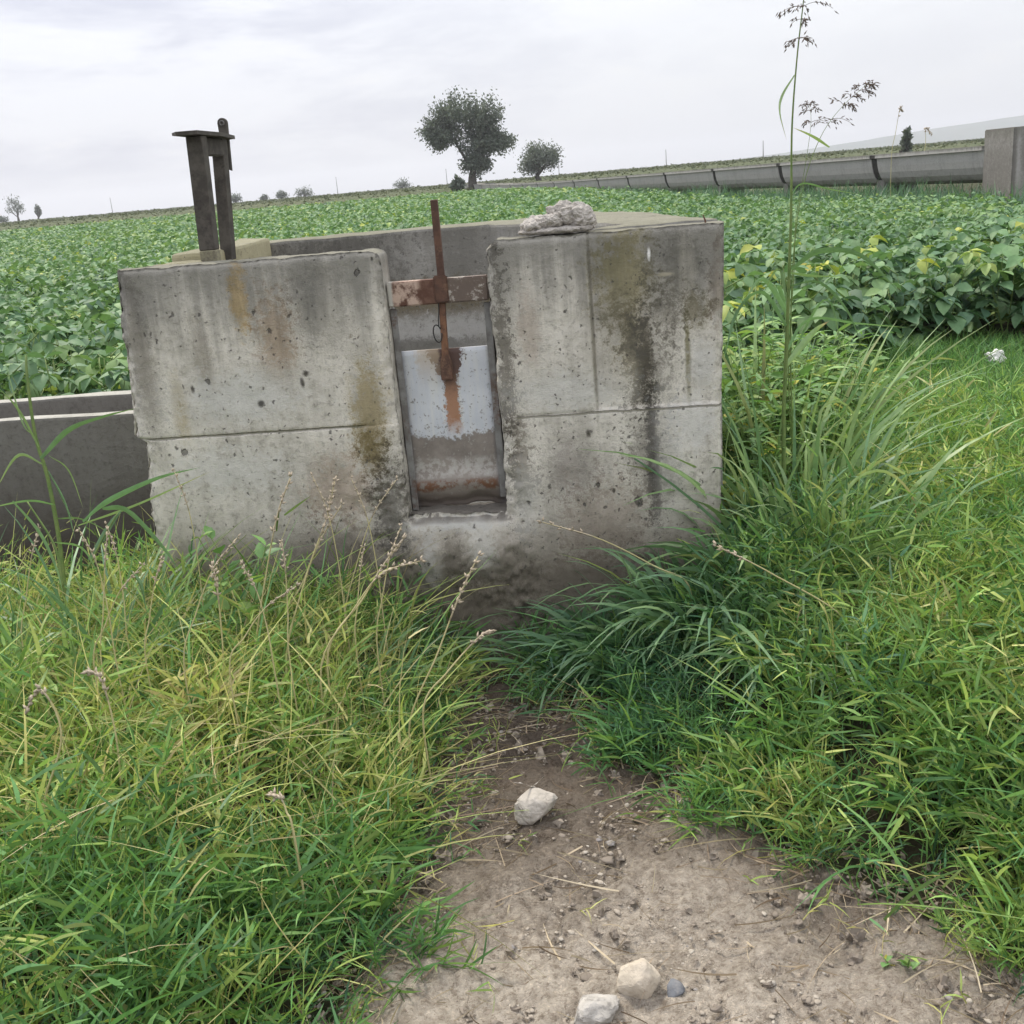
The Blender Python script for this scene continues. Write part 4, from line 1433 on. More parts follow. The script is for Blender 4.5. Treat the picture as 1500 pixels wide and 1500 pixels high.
TK = lambda xl, yl: tank_world(xl, yl)[:2]
for (xl, yl, n, Lr, W, tm_, ln, lab) in (
    (.40, -.20, 420, (.22, .50), .011, .22, (-.05, -.08), "dark blue green tussock of arching blades against the right block, nearest the gully"),
    (.62, -.22, 460, (.28, .58), .013, .28, (-.03, -.10), "tall arching tussock of broad grass at the tank's right front corner"),
    (.20, -.16, 200, (.18, .38), .008, .18, (-.12, -.10), "small dark tuft of grass at the wall foot right of the gate"),
    (-.02, -.10, 90, (.12, .30), .006, .25, (.0, -.1), "wispy tuft of grass straight below the gate sill"),
    (-.34, -.12, 150, (.12, .34), .007, .30, (.15, -.10), "low tuft of thin grass at the wall foot left of the gully"),
    (.86, -.05, 260, (.3, .62), .012, .42, (-.02, -.1), "pale green grass tuft just right of the tank corner"),
    (.90, .25, 170, (.5, .95), .012, .42, (.0, -.04), "tall pale grass tuft reaching mid wall beside the tank's right edge"),
    (1.05, .80, 150, (.55, 1.05), .012, .48, (.05, -.05), "tallest pale grass tuft behind the weeds right of the tank"),
    (1.40, .40, 80, (.28, .6), .009, .52, (.02, -.03), "yellow green grass tuft on the lawn side of the weed thicket"),
    (1.02, -.02, 130, (.35, .75), .010, .48, (.0, -.06), "loose pale tuft at the front of the weed thicket"),
    (.85, -.50, 300, (.22, .45), .010, .38, (-.12, -.12), "green tuft of bowed blades in front of the tank's right corner"),
):
    x_, y_ = TK(xl, yl)
    tussock("grass_tussock", x_, y_, int(n * .62), Lr, W * 1.55, tm_ + .08, ln, lab, droop=(.12, .6) if Lr[1] >= .74 else (.35, 1.0))

for (px, py, yy, n, Lr, W, tm_, lab) in ((150, 885, 2.95, 95, (.34, .74), .012, .42, "open tuft of bowed blades at the tank's lower left corner"),
                                          (30, 880, 2.7, 110, (.34, .72), .012, .45, "tuft of pale bowed blades under the reed at the left edge"),
                                          (270, 905, 2.85, 70, (.25, .52), .009, .5, "loose yellowing tuft below the left block's outer part"),
                                          (470, 915, 2.85, 70, (.25, .50), .008, .5, "loose tuft below the left block near the gate")):
    p = at(px, py, yy)
    tussock("grass_tussock", p[0], p[1], n, Lr, W * 1.2, tm_, (.05, 0), lab, droop=(.15, .75))
# left reed, seen against the channel
def plant_from_pixels(name, y, stems, leaf_list, label, cat, stem_r=.004, stem_mat=None, tint=.5, y_leaf=.0):
    pts0 = at(*stems[0][0], y)
    root = empty(name, (pts0[0], pts0[1], float(terr(pts0[0], pts0[1]))), 0, label, cat)
    loc = np.array(root.location)
    for st in stems:
        P3 = np.array([at(px, py, y + .02 * i) for i, (px, py) in enumerate(st)])
        m = MB()
        Q = spline(P3, 16)
        tube(m, Q - loc, np.linspace(stem_r, stem_r * .45, 16), 6)
        m.build("stem", stem_mat or M_STEM, root)
    for (pl, W, dy, tn, dry) in leaf_list:
        P3 = np.array([at(px, py, y + dy * i / (len(pl) - 1) + .004) for i, (px, py) in enumerate(pl)])
        m = MB()
        ribbon(m, P3 - loc, W, tn, 14, random.uniform(-.5, .5), dry)
        m.build("leaf", M_COARSE, root)
    return root


plant_from_pixels("tall_reed", 3.05, [[(98, 905), (88, 800), (70, 700), (52, 640), (40, 555), (38, 520)]],
                  [([(60, 672), (100, 632), (150, 612), (200, 598)], .016, .10, .35, .2), ([(56, 655), (25, 600), (-5, 565)], .011, -.05, .55, .0),
                   ([(50, 640), (30, 615), (5, 520)], .010, .1, .55, 0), ([(70, 690), (95, 740), (110, 790)], .016, -.12, .35, .1),
                   ([(72, 668), (100, 690), (122, 745)], .009, .08, .55, .2), ([(85, 760), (130, 765), (215, 815)], .012, -.10, .45, .4),
                   ([(80, 740), (40, 735), (-20, 745)], .011, -.1, .4, .2), ([(62, 680), (25, 668), (-8, 720)], .008, .05, .6, .2)],
                  "tall upright reed with pale arching leaves in front of the left channel", "reed", .0075)
plant_from_pixels("broad_grass", 2.85, [[(128, 835), (150, 790), (172, 752)]],
                  [([(122, 765), (160, 735), (230, 702), (292, 685)], .017, .2, .25, .1), ([(150, 746), (185, 750), (235, 800), (262, 835)], .019, -.05, .35, .1), ([(130, 820), (160, 770), (180, 745)], .014, .05, .4, .0),
                   ([(115, 770), (200, 740), (310, 690)], .007, .2, .6, .3), ([(190, 835), (205, 860), (215, 900)], .022, -.1, .4, 0)],
                  "broad bladed grass arching across the tank's lower left corner", "grass plant", .004)
plant_from_pixels("arching_grass", 2.35, [[(92, 860), (80, 800), (40, 735)]],
                  [([(18, 735), (55, 780), (80, 830), (92, 868)], .016, -.08, .42, .1), ([(80, 795), (120, 805), (148, 850)], .012, .05, .42, .1), ([(45, 830), (10, 845), (-20, 870)], .010, -.1, .4, .3)],
                  "grass clump with one wide bowed pale blade at the left edge", "grass plant", .004)

# leafy herbs
def herb(name, x, y, h, nst, nleaf, LL, LW, tintm, label, cat, spread=.25, simple=False, tops=0, droop=.25, yellow=.05, ang=.5, zoff=0):
    z = float(terr(x, y)) + zoff
    root = empty(name, (x, y, z), 0, label, cat)
    ms, ml = MB(), MB()
    for k in range(nst):
        d = tilt_dirs(1, spread)[0]
        hh = h * random.uniform(.7, 1.05)
        b = np.array([random.gauss(0, .15), random.gauss(0, .15), -.05])
        ts = np.linspace(0, 1, 9)
        o0 = np.array([random.uniform(-1, 1) * .035, random.uniform(-1, 1) * .035, -.01]) * (nst > 1)
        pts = o0 + hh * (d * ts[:, None] + b * (ts ** 2)[:, None])
        tube(ms, pts, np.linspace(.0035, .0012, 9), 5)
        t = rng.uniform(.18, 1.0, nleaf)
        t[0] = 1
        pos = o0 + hh * (d * t[:, None] + b * (t ** 2)[:, None])
        a = np.arange(nleaf) * 2.4 + random.random() * 6
        dv = np.stack([np.cos(a), np.sin(a), rng.uniform(.1, 1.6, nleaf) * ang * 2], -1)
        L = LL * rng.uniform(.55, 1.15, nleaf) * (1.1 - .45 * t)
        up = np.array([0, 0, 1.0]) + rng.normal(size=(nleaf, 3)) * .3
        tn = np.clip(rng.normal(tintm, .14, nleaf), 0, .9)
        tn = np.where(rng.random(nleaf) < yellow, .97, tn)
        leaves(ml, pos, dv, up, L, L * LW * rng.uniform(.85, 1.1, nleaf), tn, simple, droop)
    ms.build("stem", M_STEM, root)
    ml.build("foliage", M_HERB, root)
    return root


def herb_px(px, py, y, **k):
    p = at(px, py, y)
    return p[0], p[1]


x_, y_ = herb_px(345, 860, 2.95)
herb("round_leaf_herb", x_, y_, .62, 3, 11, .09, .66, .5, "seedling with round bright green leaves before the left block", "herb", .28, droop=.15)
x_, y_ = herb_px(40, 850, 2.5)
herb("feathery_herb", x_, y_, .36, 3, 15, .06, .36, .62, "bright yellow green feathery herb at the left edge under the reed", "herb", .35, yellow=.15)
x_, y_ = herb_px(255, 920, 2.7)
herb("yellow_herb", x_, y_, .22, 2, 10, .04, .4, .8, "small yellowing herb at the foot of the left block's outer edge", "herb", .15, yellow=.4)
x_, y_ = herb_px(1395, 1385, 1.72)
herb("clover_sprout", x_, y_, .09, 2, 5, .03, .8, .45, "tiny clover like sprout on the soil at the lower right", "herb", .4)
x_, y_ = herb_px(1330, 1440, 1.66)
herb("clover_sprout", x_, y_, .05, 2, 5, .028, .75, .4, "tiny sprout with two flat leaves near the bottom right corner", "herb", .6)
weeds = [((1090, 520, 4.25), .62, "leafy weed beside the tank's upper right corner"), ((1110, 600, 3.9), .52, "leafy pale weed with slender leaves right of the tank at mid height"),
         ((1180, 560, 4.4), .58, "bushy weed behind the tall flowering grass"), ((1235, 610, 4.6), .5, "rounded weed at the lawn side of the tall flowering grass"),
         ((1120, 680, 3.6), .40, "broad weed low beside the tank's right wall"), ((1200, 650, 3.95), .42, "pale green weed in front of the tall flowering grass")]
for (a_, h_, lab) in weeds:
    p = at(*a_)
    herb("leafy_weed", p[0], p[1], h_ * 1.0, 6, 20, .125, .24, .55, lab, "weed", .3, yellow=.03, droop=.35, ang=.35)
for i in range(30):
    p = at(random.uniform(1085, 1250), random.uniform(455, 690), random.uniform(3.9, 5.0))
    x_, y_ = max(p[0], 1.0), p[1]
    herb("leafy_weed", x_, y_, random.uniform(.42, .66), 5, 16, random.uniform(.11, .165), random.uniform(.17, .32), random.uniform(.35, .65), "leafy weed in the thicket right of the tank", "weed", .3, yellow=.02, droop=.4, ang=.3)["group"] = "weeds in the thicket right of the tank"
p = at(1075, 690, 3.42)
herb("yellow_leaf_weed", p[0], p[1], .34, 2, 9, .08, .55, .6, "weed with large yellowed leaves hugging the tank's right edge", "weed", .2, yellow=.6)

# pale lobed leaf, dry arching blades, litter
p = at(1385, 700, 3.55)
root = empty("pale_leaf_weed", (p[0], p[1], float(terr(p[0], p[1]))), 0, "weed with one pale silvery lobed leaf in the right hand grass", "weed")
m = MB()
zt = p[2] - root.location.z
tube(m, [(0, 0, -.02), (.005, 0, zt * .5), (0, 0, zt)], [.003, .002, .0015], 5)
m.build("stem", M_STEM, root)
m = MB()
a = np.linspace(-.6, math.pi + .3, 7)
leaves(m, np.repeat([[0, 0, zt]], 7, 0), np.stack([np.cos(a), np.sin(a) * .6 - .4, np.full(7, .1)], -1), np.array([0, -.35, 1.0]) + rng.normal(size=(7, 3)) * .15, np.array([.07, .05, .045, .06, .05, .05, .065]), .035, rng.random(7), droop=.2)
m.build("foliage", M_SILVER, root)

dry = [([(1235, 800), (1240, 720), (1290, 690), (1335, 725), (1345, 790)], 3.0, .020, .62, .5, "bowed dry blade with a browned tip in the right grass"),
       ([(1205, 720), (1200, 610), (1235, 590), (1270, 640), (1285, 672)], 3.5, .015, .75, .15, "bleached arching blade beside the weeds right of the tank"),
       ([(1180, 700), (1185, 650), (1225, 650), (1262, 705)], 3.3, .013, .7, .1, "short pale bent blade below the bleached arching blade"),
       ([(1290, 720), (1250, 640), (1210, 570), (1300, 568), (1350, 600)], 3.7, .010, .85, .15, "tan seed stalk bowing right over the weeds")]
for pl, yy, W, tn, dr, lab in dry:
    P3 = np.array([at(px, py, yy + .03 * i) for i, (px, py) in enumerate(pl)])
    g0 = P3[0].copy()
    g0[2] = float(terr(g0[0], g0[1])) - .01
    P3 = np.vstack([g0[None], P3])
    m = MB()
    ribbon(m, P3 - g0, W * .55, .70, 20, .3, dr)
    o = m.build("dry_grass", M_COARSE)
    o.location = g0
    tag(o, lab, "grass blade")

p = stone_at(1462, 538)
rock("paper_scrap", (p[0], p[1], p[2] + .06), (.075, .05, .042), M_PAPER, 61, "crumpled white paper scrap on the lawn near the right edge", "litter", rz=.4, nz=.42, pts=14, sub=4)

# seed stalks rising out of the left mound
def seed_stalk(pl, y, label, head=.35, r_=.0030, mat=None, spik=.017, pan=1.0, name="seed_stalk", group=None):
    P3 = np.array([at(px, py, y + .015 * i) for i, (px, py) in enumerate(pl)])
    g0 = P3[0].copy()
    g0[2] = min(float(terr(g0[0], g0[1])), g0[2]) - .01
    root = empty(name, g0, 0, label, "seed stalk", group)
    Q = spline(np.vstack([g0[None], P3]), 24) - g0
    m = MB()
    tube(m, Q, np.linspace(r_, r_ * .5, 24), 5)
    m.build("stem", M_STRAWSTEM if mat is None else M_DARKSTEM, root)
    m = MB()
    n0 = int(24 * (1 - head))
    tube(m, Q[n0 - 1:], np.linspace(r_ * .8, r_ * .55, 25 - n0), 4)
    for i in range(n0, 24):
        T = nrm(Q[min(i + 1, 23)] - Q[i - 1])
        for _ in range(3):
            d = nrm(T + rng.normal(size=3) * .45 * pan)
            spikelet(m, Q[i] + d * .002, d, spik * random.uniform(.6, 1.2), spik * .22)
    m.build("seed_head", mat or M_PALESEED, root)
    return root


def spikelet(m, p, d, L, r_):
    a = nrm(np.cross(d, [.3, .5, .8]))
    b = np.cross(d, a)
    mid = p + d * L * .4
    V_ = np.array([p, mid + a * r_, mid + b * r_, mid - a * r_, mid - b * r_, p + d * L])
    m.add(V_[None], [(0, 2, 1), (0, 3, 2), (0, 4, 3), (0, 1, 4), (5, 1, 2), (5, 2, 3), (5, 3, 4), (5, 4, 1)], smooth=True)


SS = [([(365, 1010), (385, 870), (405, 760), (425, 700)], 2.75, "tall straight straw coloured seed stalk before the left block's middle"),
      ([(420, 960), (450, 840), (478, 760), (490, 705)], 2.7, "second slender seed stalk right of the straight straw one"),
      ([(400, 930), (440, 860), (470, 790), (500, 740)], 2.9, "slanting seed stalk with a knotted head before the left block"),
      ([(470, 980), (520, 890), (560, 840), (615, 822)], 2.5, "yellow stalk leaning right with a flat head below the gate sill"),
      ([(480, 960), (530, 880), (560, 830), (590, 790)], 2.55, "seed stalk leaning toward the gate's lower left corner"),
      ([(600, 1060), (640, 960), (670, 880), (700, 815)], 2.45, "thin seed stalk crossing the sill right of the leaning ones"),
      ([(620, 1040), (655, 985), (700, 935), (718, 925)], 2.4, "short seed stalk at the upper left end of the gully"),
      ([(330, 1000), (325, 930), (318, 860), (312, 830)], 2.6, "pinkish fluffy seed head beside the round leaved seedling"),
      ([(60, 1200), (90, 1080), (60, 1010), (40, 1040)], 1.95, "drooping pale seed head near the left edge of the mound"),
      ([(180, 1180), (170, 1080), (150, 1000), (130, 985)], 2.1, "nodding whitish seed head on the upper left of the mound"),
      ([(430, 1220), (420, 1190), (412, 1170), (400, 1165)], 1.85, "small pale seed tuft in the middle of the mound")]
for pl, yy, lab in SS:
    seed_stalk(pl, yy, lab, .32)
for i in range(16):
    x0 = random.uniform(30, 620)
    y0 = random.uniform(2.3, 2.95)
    hh = random.uniform(120, 230)
    ln = random.uniform(-50, 90)
    yb = 960 - 120 * (y0 - 2.5)
    seed_stalk([(x0, yb), (x0 + ln * .25, yb - hh * .4), (x0 + ln * .6, yb - hh * .75), (x0 + ln * 1.1, yb - hh)], y0, "straw coloured seed stalk rising from the left mound", .25, .0022, spik=.012)["group"] = "straw coloured seed stalks on the left mound"
arch = [([(1340, 1010), (1240, 910), (1130, 840), (1050, 800), (900, 805)][1:4], 2.55, "brown tipped grass stalk leaning left over the right bank"),
        ([(1010, 860), (960, 830), (880, 790), (795, 765)], 2.95, "bare pale stalk lying across the foot of the right block")]
for pl, yy, lab in arch:
    seed_stalk(pl, yy, lab, .2)


# tall flowering grass on the right
def panicle_grass(stem_px, y, label, leaf_px, nodes, top_nodes, name="flowering_grass", r_=.0075, branch=.13, seed=3):
    random.seed(seed)
    P3 = np.array([at(px, py, y) for px, py in stem_px])
    g0 = P3[0].copy()
    g0[2] = float(terr(g0[0], g0[1])) - .01
    root = empty(name, g0, 0, label, "tall grass")
    Q = spline(np.vstack([g0[None], P3]), 40) - g0
    m = MB()
    tube(m, Q, np.interp(np.linspace(0, 1, 40), [0, .3, .6, 1], [r_, r_ * .85, r_ * .4, r_ * .15]), 6)
    m.build("stem", M_STEM, root)
    for (pl, W, dy, tn, dr) in leaf_px:
        L3 = np.array([at(px, py, y + dy * i / (len(pl) - 1)) for i, (px, py) in enumerate(pl)]) - g0
        m = MB()
        ribbon(m, L3, W, tn, 16, random.uniform(-.6, .6), dr)
        m.build("leaf", M_COARSE, root)
    m = MB()
    cum = np.linspace(0, 1, 40)
    for (tpos, nb, bl, up_) in nodes:
        i = np.interp(tpos, cum, np.arange(40))
        k = int(i)
        base = Q[k] + (Q[min(k + 1, 39)] - Q[k]) * (i - k)
        T = nrm(Q[min(k + 1, 39)] - Q[max(k - 1, 0)])
        a0 = random.random() * 6
        for b_ in range(nb):
            a = a0 + b_ * 2 * math.pi / nb + random.gauss(0, .3)
            out = np.array([math.cos(a), math.sin(a) * .8, 0])
            bl_ = bl * random.uniform(.6, 1.15)
            ts = np.linspace(0, 1, 9)[:, None]
            pts = base + bl_ * (nrm(T * up_ + out) * ts + np.array([0, 0, -.55]) * ts ** 2)
            tube(m, pts, np.linspace(.0009, .0005, 9), 4)
            for q_ in range(3, 9):
                for _ in range(random.choice((1, 1, 2))):
                    d = nrm((pts[q_] - pts[q_ - 1]) / bl_ * 6 + rng.normal(size=3) * .35 + np.array([0, 0, -.35]))
                    o_ = rng.normal(size=3) * .004
                    spikelet(m, pts[q_] + o_, d, random.uniform(.012, .020), .0022)
    m.build("panicle", M_SEED, root)
    return root


panicle_grass([(1148, 620), (1150, 560), (1155, 430), (1159, 300), (1160, 190), (1167, 90), (1176, 10), (1184, -60)], 3.45,
              "tallest flowering grass with a dark drooping seed panicle reaching the sky's top edge",
              [([(1164, 110), (1146, 140), (1142, 165), (1152, 205)], .006, -.1, .6, .3), ([(1160, 395), (1200, 370), (1260, 375), (1315, 425)], .020, -.15, .35, .1),
               ([(1158, 290), (1175, 270), (1215, 278), (1260, 285)], .010, .1, .4, .2), ([(1152, 480), (1115, 430), (1080, 460), (1062, 520)], .020, -.12, .3, .1),
               ([(1152, 440), (1140, 395), (1118, 430)], .010, .1, .5, 0), ([(1156, 400), (1190, 405), (1235, 405)], .010, .12, .5, .1),
               ([(1155, 420), (1200, 415), (1240, 455), (1262, 505)], .012, -.05, .35, .1), ([(1150, 520), (1185, 470), (1255, 475), (1330, 480)], .016, .1, .35, .2),
               ([(1148, 540), (1190, 490), (1215, 470)], .020, .1, .55, .6)],
              [(.80, 6, .05, .2), (.845, 3, .035, .2), (.875, 5, .12, .35), (.92, 6, .10, .5), (.945, 5, .11, .6), (.97, 6, .09, .6), (.99, 5, .06, .8)], None, seed=4)
panicle_grass([(1160, 620), (1158, 500), (1162, 380), (1175, 280), (1200, 205), (1232, 158), (1276, 118)], 3.62,
              "second flowering grass with a pale panicle bending right above the flume",
              [([(1215, 216), (1190, 200), (1162, 187)], .008, -.05, .7, .2), ([(1160, 470), (1120, 410), (1090, 440)], .014, -.1, .4, .1), ([(1160, 520), (1210, 440), (1235, 520)], .012, -.1, .4, .2)],
              [(.80, 3, .07, .4), (.87, 4, .06, .8), (.91, 4, .055, .9), (.945, 5, .05, 1.0), (.975, 5, .045, 1.2)], None, r_=.003, seed=9)
panicle_grass([(1158, 640), (1155, 520), (1163, 400), (1166, 320), (1180, 240), (1188, 180), (1185, 150)], 3.75,
              "short thin flowering grass with sparse spikelets right behind the tallest stem",
              [([(1160, 500), (1140, 420), (1130, 480)], .012, -.1, .4, .1)],
              [(.86, 3, .06, .5), (.93, 3, .05, .8), (.98, 3, .035, 1.0)], None, r_=.0025, seed=12)

# ------------------------------------------------------------------ bean crop
def bean_arrays(seed, h, big=1.0, tone=0.0):
    """leaf arrays of one bean plant: positions, directions, ups, lengths, widths, tints, droops; and stem polylines"""
    r_ = np.random.default_rng(seed)
    pos, dv, up, LL, WW, tn, dp, stems = [], [], [], [], [], [], [], []
    nb = 3
    for b in range(nb):
        a0 = r_.uniform(0, 6.28)
        ts = np.linspace(0, 1, 7)[:, None]
        tip = np.array([math.cos(a0) * .13, math.sin(a0) * .13, h * r_.uniform(.8, 1)]) * (1 if b else np.array([.3, .3, 1]))
        st = tip * ts + np.array([0, 0, -.03]) * ts ** 2
        stems.append(st)
        for k in range(6):
            t = r_.uniform(.08, 1.0)
            p0 = tip * t
            a = a0 + k * 2.4 + r_.normal() * .4
            pl = r_.uniform(.06, .17) * (1.15 - .5 * t)
            pe = p0 + np.array([math.cos(a) * pl, math.sin(a) * pl, pl * r_.uniform(.3, .9)])
            stems.append(np.linspace(p0, pe, 4))
            s_ = big * r_.uniform(.082, .138) * (1.15 - .35 * t)
            tcol = np.clip(r_.normal(.38 + tone, .15), 0, .78)
            if r_.random() < .018:
                tcol = r_.uniform(.80, .92)
            tilt = r_.uniform(-.7, .15)
            for da, ln in ((0, 1.0), (1.25, .85), (-1.25, .85)):
                aa = a + da
                pos.append(pe)
                dv.append([math.cos(aa), math.sin(aa), tilt + r_.normal() * .2])
                up.append([r_.normal() * .3, r_.normal() * .3, 1])
                LL.append(s_ * ln * 1.15)
                WW.append(s_ * ln * .78)
                tn.append(np.clip(tcol + r_.normal() * .04, 0, 1))
                dp.append(r_.uniform(.1, .45))
    return tuple(np.array(q) for q in (pos, dv, up, LL, WW, tn, dp)), stems


protos = []
for s_ in range(14):
    arr, stems = bean_arrays(100 + s_, .52 + .03 * (s_ % 4), 1.0 if s_ < 8 else 1.08, 0 if s_ < 8 else -.08)
    ml, ms = MB(), MB()
    leaves(ml, *arr[:6], False, arr[6])
    for st in stems:
        tube(ms, st, np.linspace(.004, .002, len(st)), 4)
    protos.append((ml.mesh("foliage", M_BEAN), ms.mesh("stem", M_STEM), arr, stems))

# planting positions, nearest first
PX, PY = [], []
for y0 in np.arange(4.4, 13.5, .30):
    for x0 in np.arange(-9.5, 11, .27):
        PX.append(x0 + random.gauss(0, .06))
        PY.append(y0 + random.gauss(0, .06))
PX, PY = np.array(PX), np.array(PY)
k = (PY > field_edge(PX) + .15) & ~blocked(PX, PY, .16)
fl = A[0] + (PY - A[1]) * fd[0] / fd[1]
k &= PX < fl - 1.6
k &= ~((PX > .3) & (PY > 13))
P = np.stack([PX, PY, terr(PX, PY)], -1)
k &= in_view(P + [0, 0, .5], 330, 250)
P = P[k]
front = P[:, 1] - field_edge(P[:, 0])
# hidden behind the tank for the camera
tx = np.abs(P[:, 0] / P[:, 1])
hid = (P[:, 0] / P[:, 1] < .19) & (P[:, 0] / P[:, 1] > -.30)
cand = np.argsort(np.where(hid, 99, P[:, 1] + front * .6))
single = set(cand[:70].tolist())
mb = MB()
acc = [[] for _ in range(7)]
for i in range(len(P)):
    pi = int(rng.integers(8)) if P[i, 0] < .4 or P[i, 1] > 9.5 else 8 + int(rng.integers(6))
    rz = float(rng.uniform(0, 6.283))
    sc_ = float(rng.uniform(.85, 1.12)) * (1 - .22 * float(sm(8.0, 11, P[i, 1]) * sm(.1, .25, P[i, 0] / P[i, 1])))
    if i in single:
        root = empty("bean_plant", tuple(P[i]), rz, "leafy green bean plant in the dense front row of the crop", "bean plant", "bean plants along the near edge of the crop")
        root.scale = (sc_, sc_, sc_)
        link("foliage", protos[pi][0], root)
        link("stem", protos[pi][1], root)
        continue
    arr = protos[pi][2]
    c, s_ = math.cos(rz), math.sin(rz)
    Rm = np.array([[c, -s_, 0], [s_, c, 0], [0, 0, 1]])
    acc[0].append(arr[0] @ Rm.T * sc_ + P[i])
    acc[1].append(arr[1] @ Rm.T)
    acc[2].append(arr[2] @ Rm.T)
    acc[3].append(arr[3] * sc_)
    acc[4].append(arr[4] * sc_)
    acc[5].append(arr[5])
    acc[6].append(arr[6])
a_ = [np.concatenate(q) for q in acc]
yp = fbm(a_[0][:, 0] * .5, a_[0][:, 1] * .5, 0, 77, 3)
a_[5] = np.clip(a_[5] + (yp - .5) * .25, 0, 1)
leaves(mb, *a_[:6], False, a_[6])
# farther out the canopy is a skin of leaves over the plants' tops
def canopy(y0, y1, n, size, low):
    y = np.sqrt(rng.uniform(y0 ** 2, y1 ** 2, n))
    x = rng.uniform(-.72, .72, n) * y
    fl_ = A[0] + (y - A[1]) * fd[0] / fd[1]
    kk = x < fl_ - np.interp(y, [13, 25, 60], [3.0, 2.6, 2.2])
    x, y = x[kk], y[kk]
    n = len(x)
    z = terr(x, y) + .24 + .36 * fbm(x * 2.6, y * 2.6, 0, 55, 3) + .22 * rng.random(n) ** low
    z = z - .24 * sm(.06, .22, x / y)
    p = np.stack([x, y, z], -1)
    v = in_view(p, 300, 200)
    p = p[v]
    n = len(p)
    a = rng.uniform(0, 6.283, n)
    tn = np.clip(rng.normal(.42, .15, n) + (fbm(p[:, 0] * .35, p[:, 1] * .35, 0, 77, 3) - .5) * .3 + .05 * sm(40, 72, p[:, 1]), 0, .8)
    tn = np.where(rng.random(n) < .05 * sm(.52, .7, fbm(p[:, 0] * .5, p[:, 1] * .5, 0, 78, 3)) + .08 * sm(60, 74, p[:, 1]), rng.uniform(.80, .90, n), tn)
    sz = size * rng.uniform(.7, 1.25, n)
    leaves(mb, p, np.stack([np.cos(a), np.sin(a), rng.uniform(-.6, .3, n)], -1), np.array([0, 0, 1.0]) + rng.normal(size=(n, 3)) * .35, sz, sz * .75, tn, True, .3, smooth=False)


canopy(12.6, 24, 52000, .10, 1.0)
canopy(24, 42, 52000, .14, .8)
canopy(42, 76, 60000, .24, .7)
# added dark green sheet closing the gaps under the far canopy leaves
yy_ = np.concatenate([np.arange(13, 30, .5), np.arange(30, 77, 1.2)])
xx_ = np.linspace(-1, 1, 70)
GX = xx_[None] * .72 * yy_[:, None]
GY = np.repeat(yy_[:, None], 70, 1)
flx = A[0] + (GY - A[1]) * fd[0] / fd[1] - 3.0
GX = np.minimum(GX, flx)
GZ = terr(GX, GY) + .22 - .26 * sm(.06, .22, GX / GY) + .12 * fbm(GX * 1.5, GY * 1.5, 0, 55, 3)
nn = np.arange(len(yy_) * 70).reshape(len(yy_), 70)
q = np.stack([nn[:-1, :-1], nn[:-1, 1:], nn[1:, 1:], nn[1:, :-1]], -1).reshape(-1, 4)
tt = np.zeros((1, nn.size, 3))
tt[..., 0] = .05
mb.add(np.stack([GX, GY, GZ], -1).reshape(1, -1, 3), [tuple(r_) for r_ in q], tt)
tag(mb.build("bean_field", M_BEAN), "wide green bean crop stretching from the tank to the horizon", "crop", kind="stuff")

# rough grass under and before the flume, and the weedy land beyond the crop
mb = MB()
n = 16000
s_ = rng.uniform(-3, 62, n)
off = rng.normal(size=n) * .9 - 1.0
nrmv = np.array([fd[1], -fd[0]])
x = A[0] + fd[0] * s_ - nrmv[0] * (-off)
y = A[1] + fd[1] * s_ - nrmv[1] * (-off)
P = np.stack([x, y, terr(x, y)], -1)
blades(mb, P, tilt_dirs(n, .4), rng.uniform(.15, .5, n) * (.5 + 1.1 * fbm(P[:, 0] * 1.2, P[:, 1] * 1.2, 0, 19, 2)), .02, rng.normal(size=(n, 3)) * [.25, .25, .1], np.clip(rng.normal(.16, .14, n), 0, 1), 2)
tag(mb.build("rough_grass", M_COARSE), "rough grass growing along the foot of the raised flume", "grass", kind="stuff")
mb = MB()
n = 52000
y = np.sqrt(rng.uniform(76 ** 2, 330 ** 2, n))
x = rng.uniform(-.72, .72, n) * y
P = np.stack([x, y, terr(x, y)], -1)
hh = (.12 + .5 * fbm(x * .12, y * .12, 0, 13, 3) ** 2) * rng.uniform(.4, 1.2, n)
P[:, 2] += hh * rng.uniform(.1, 1, n)
a = rng.uniform(0, 6.283, n)
sz = rng.uniform(.2, .5, n) * np.interp(y, [76, 330], [.8, 1.8])
leaves(mb, P, np.stack([np.cos(a), np.sin(a), rng.uniform(-.1, .6, n)], -1), np.array([0, 0, 1.0]) + rng.normal(size=(n, 3)) * .5, sz, sz * .6, rng.random(n), True, .2, smooth=False)
tag(mb.build("scrub", M_SCRUB), "olive scrub and weeds on the far land up to the horizon", "scrub", kind="stuff")

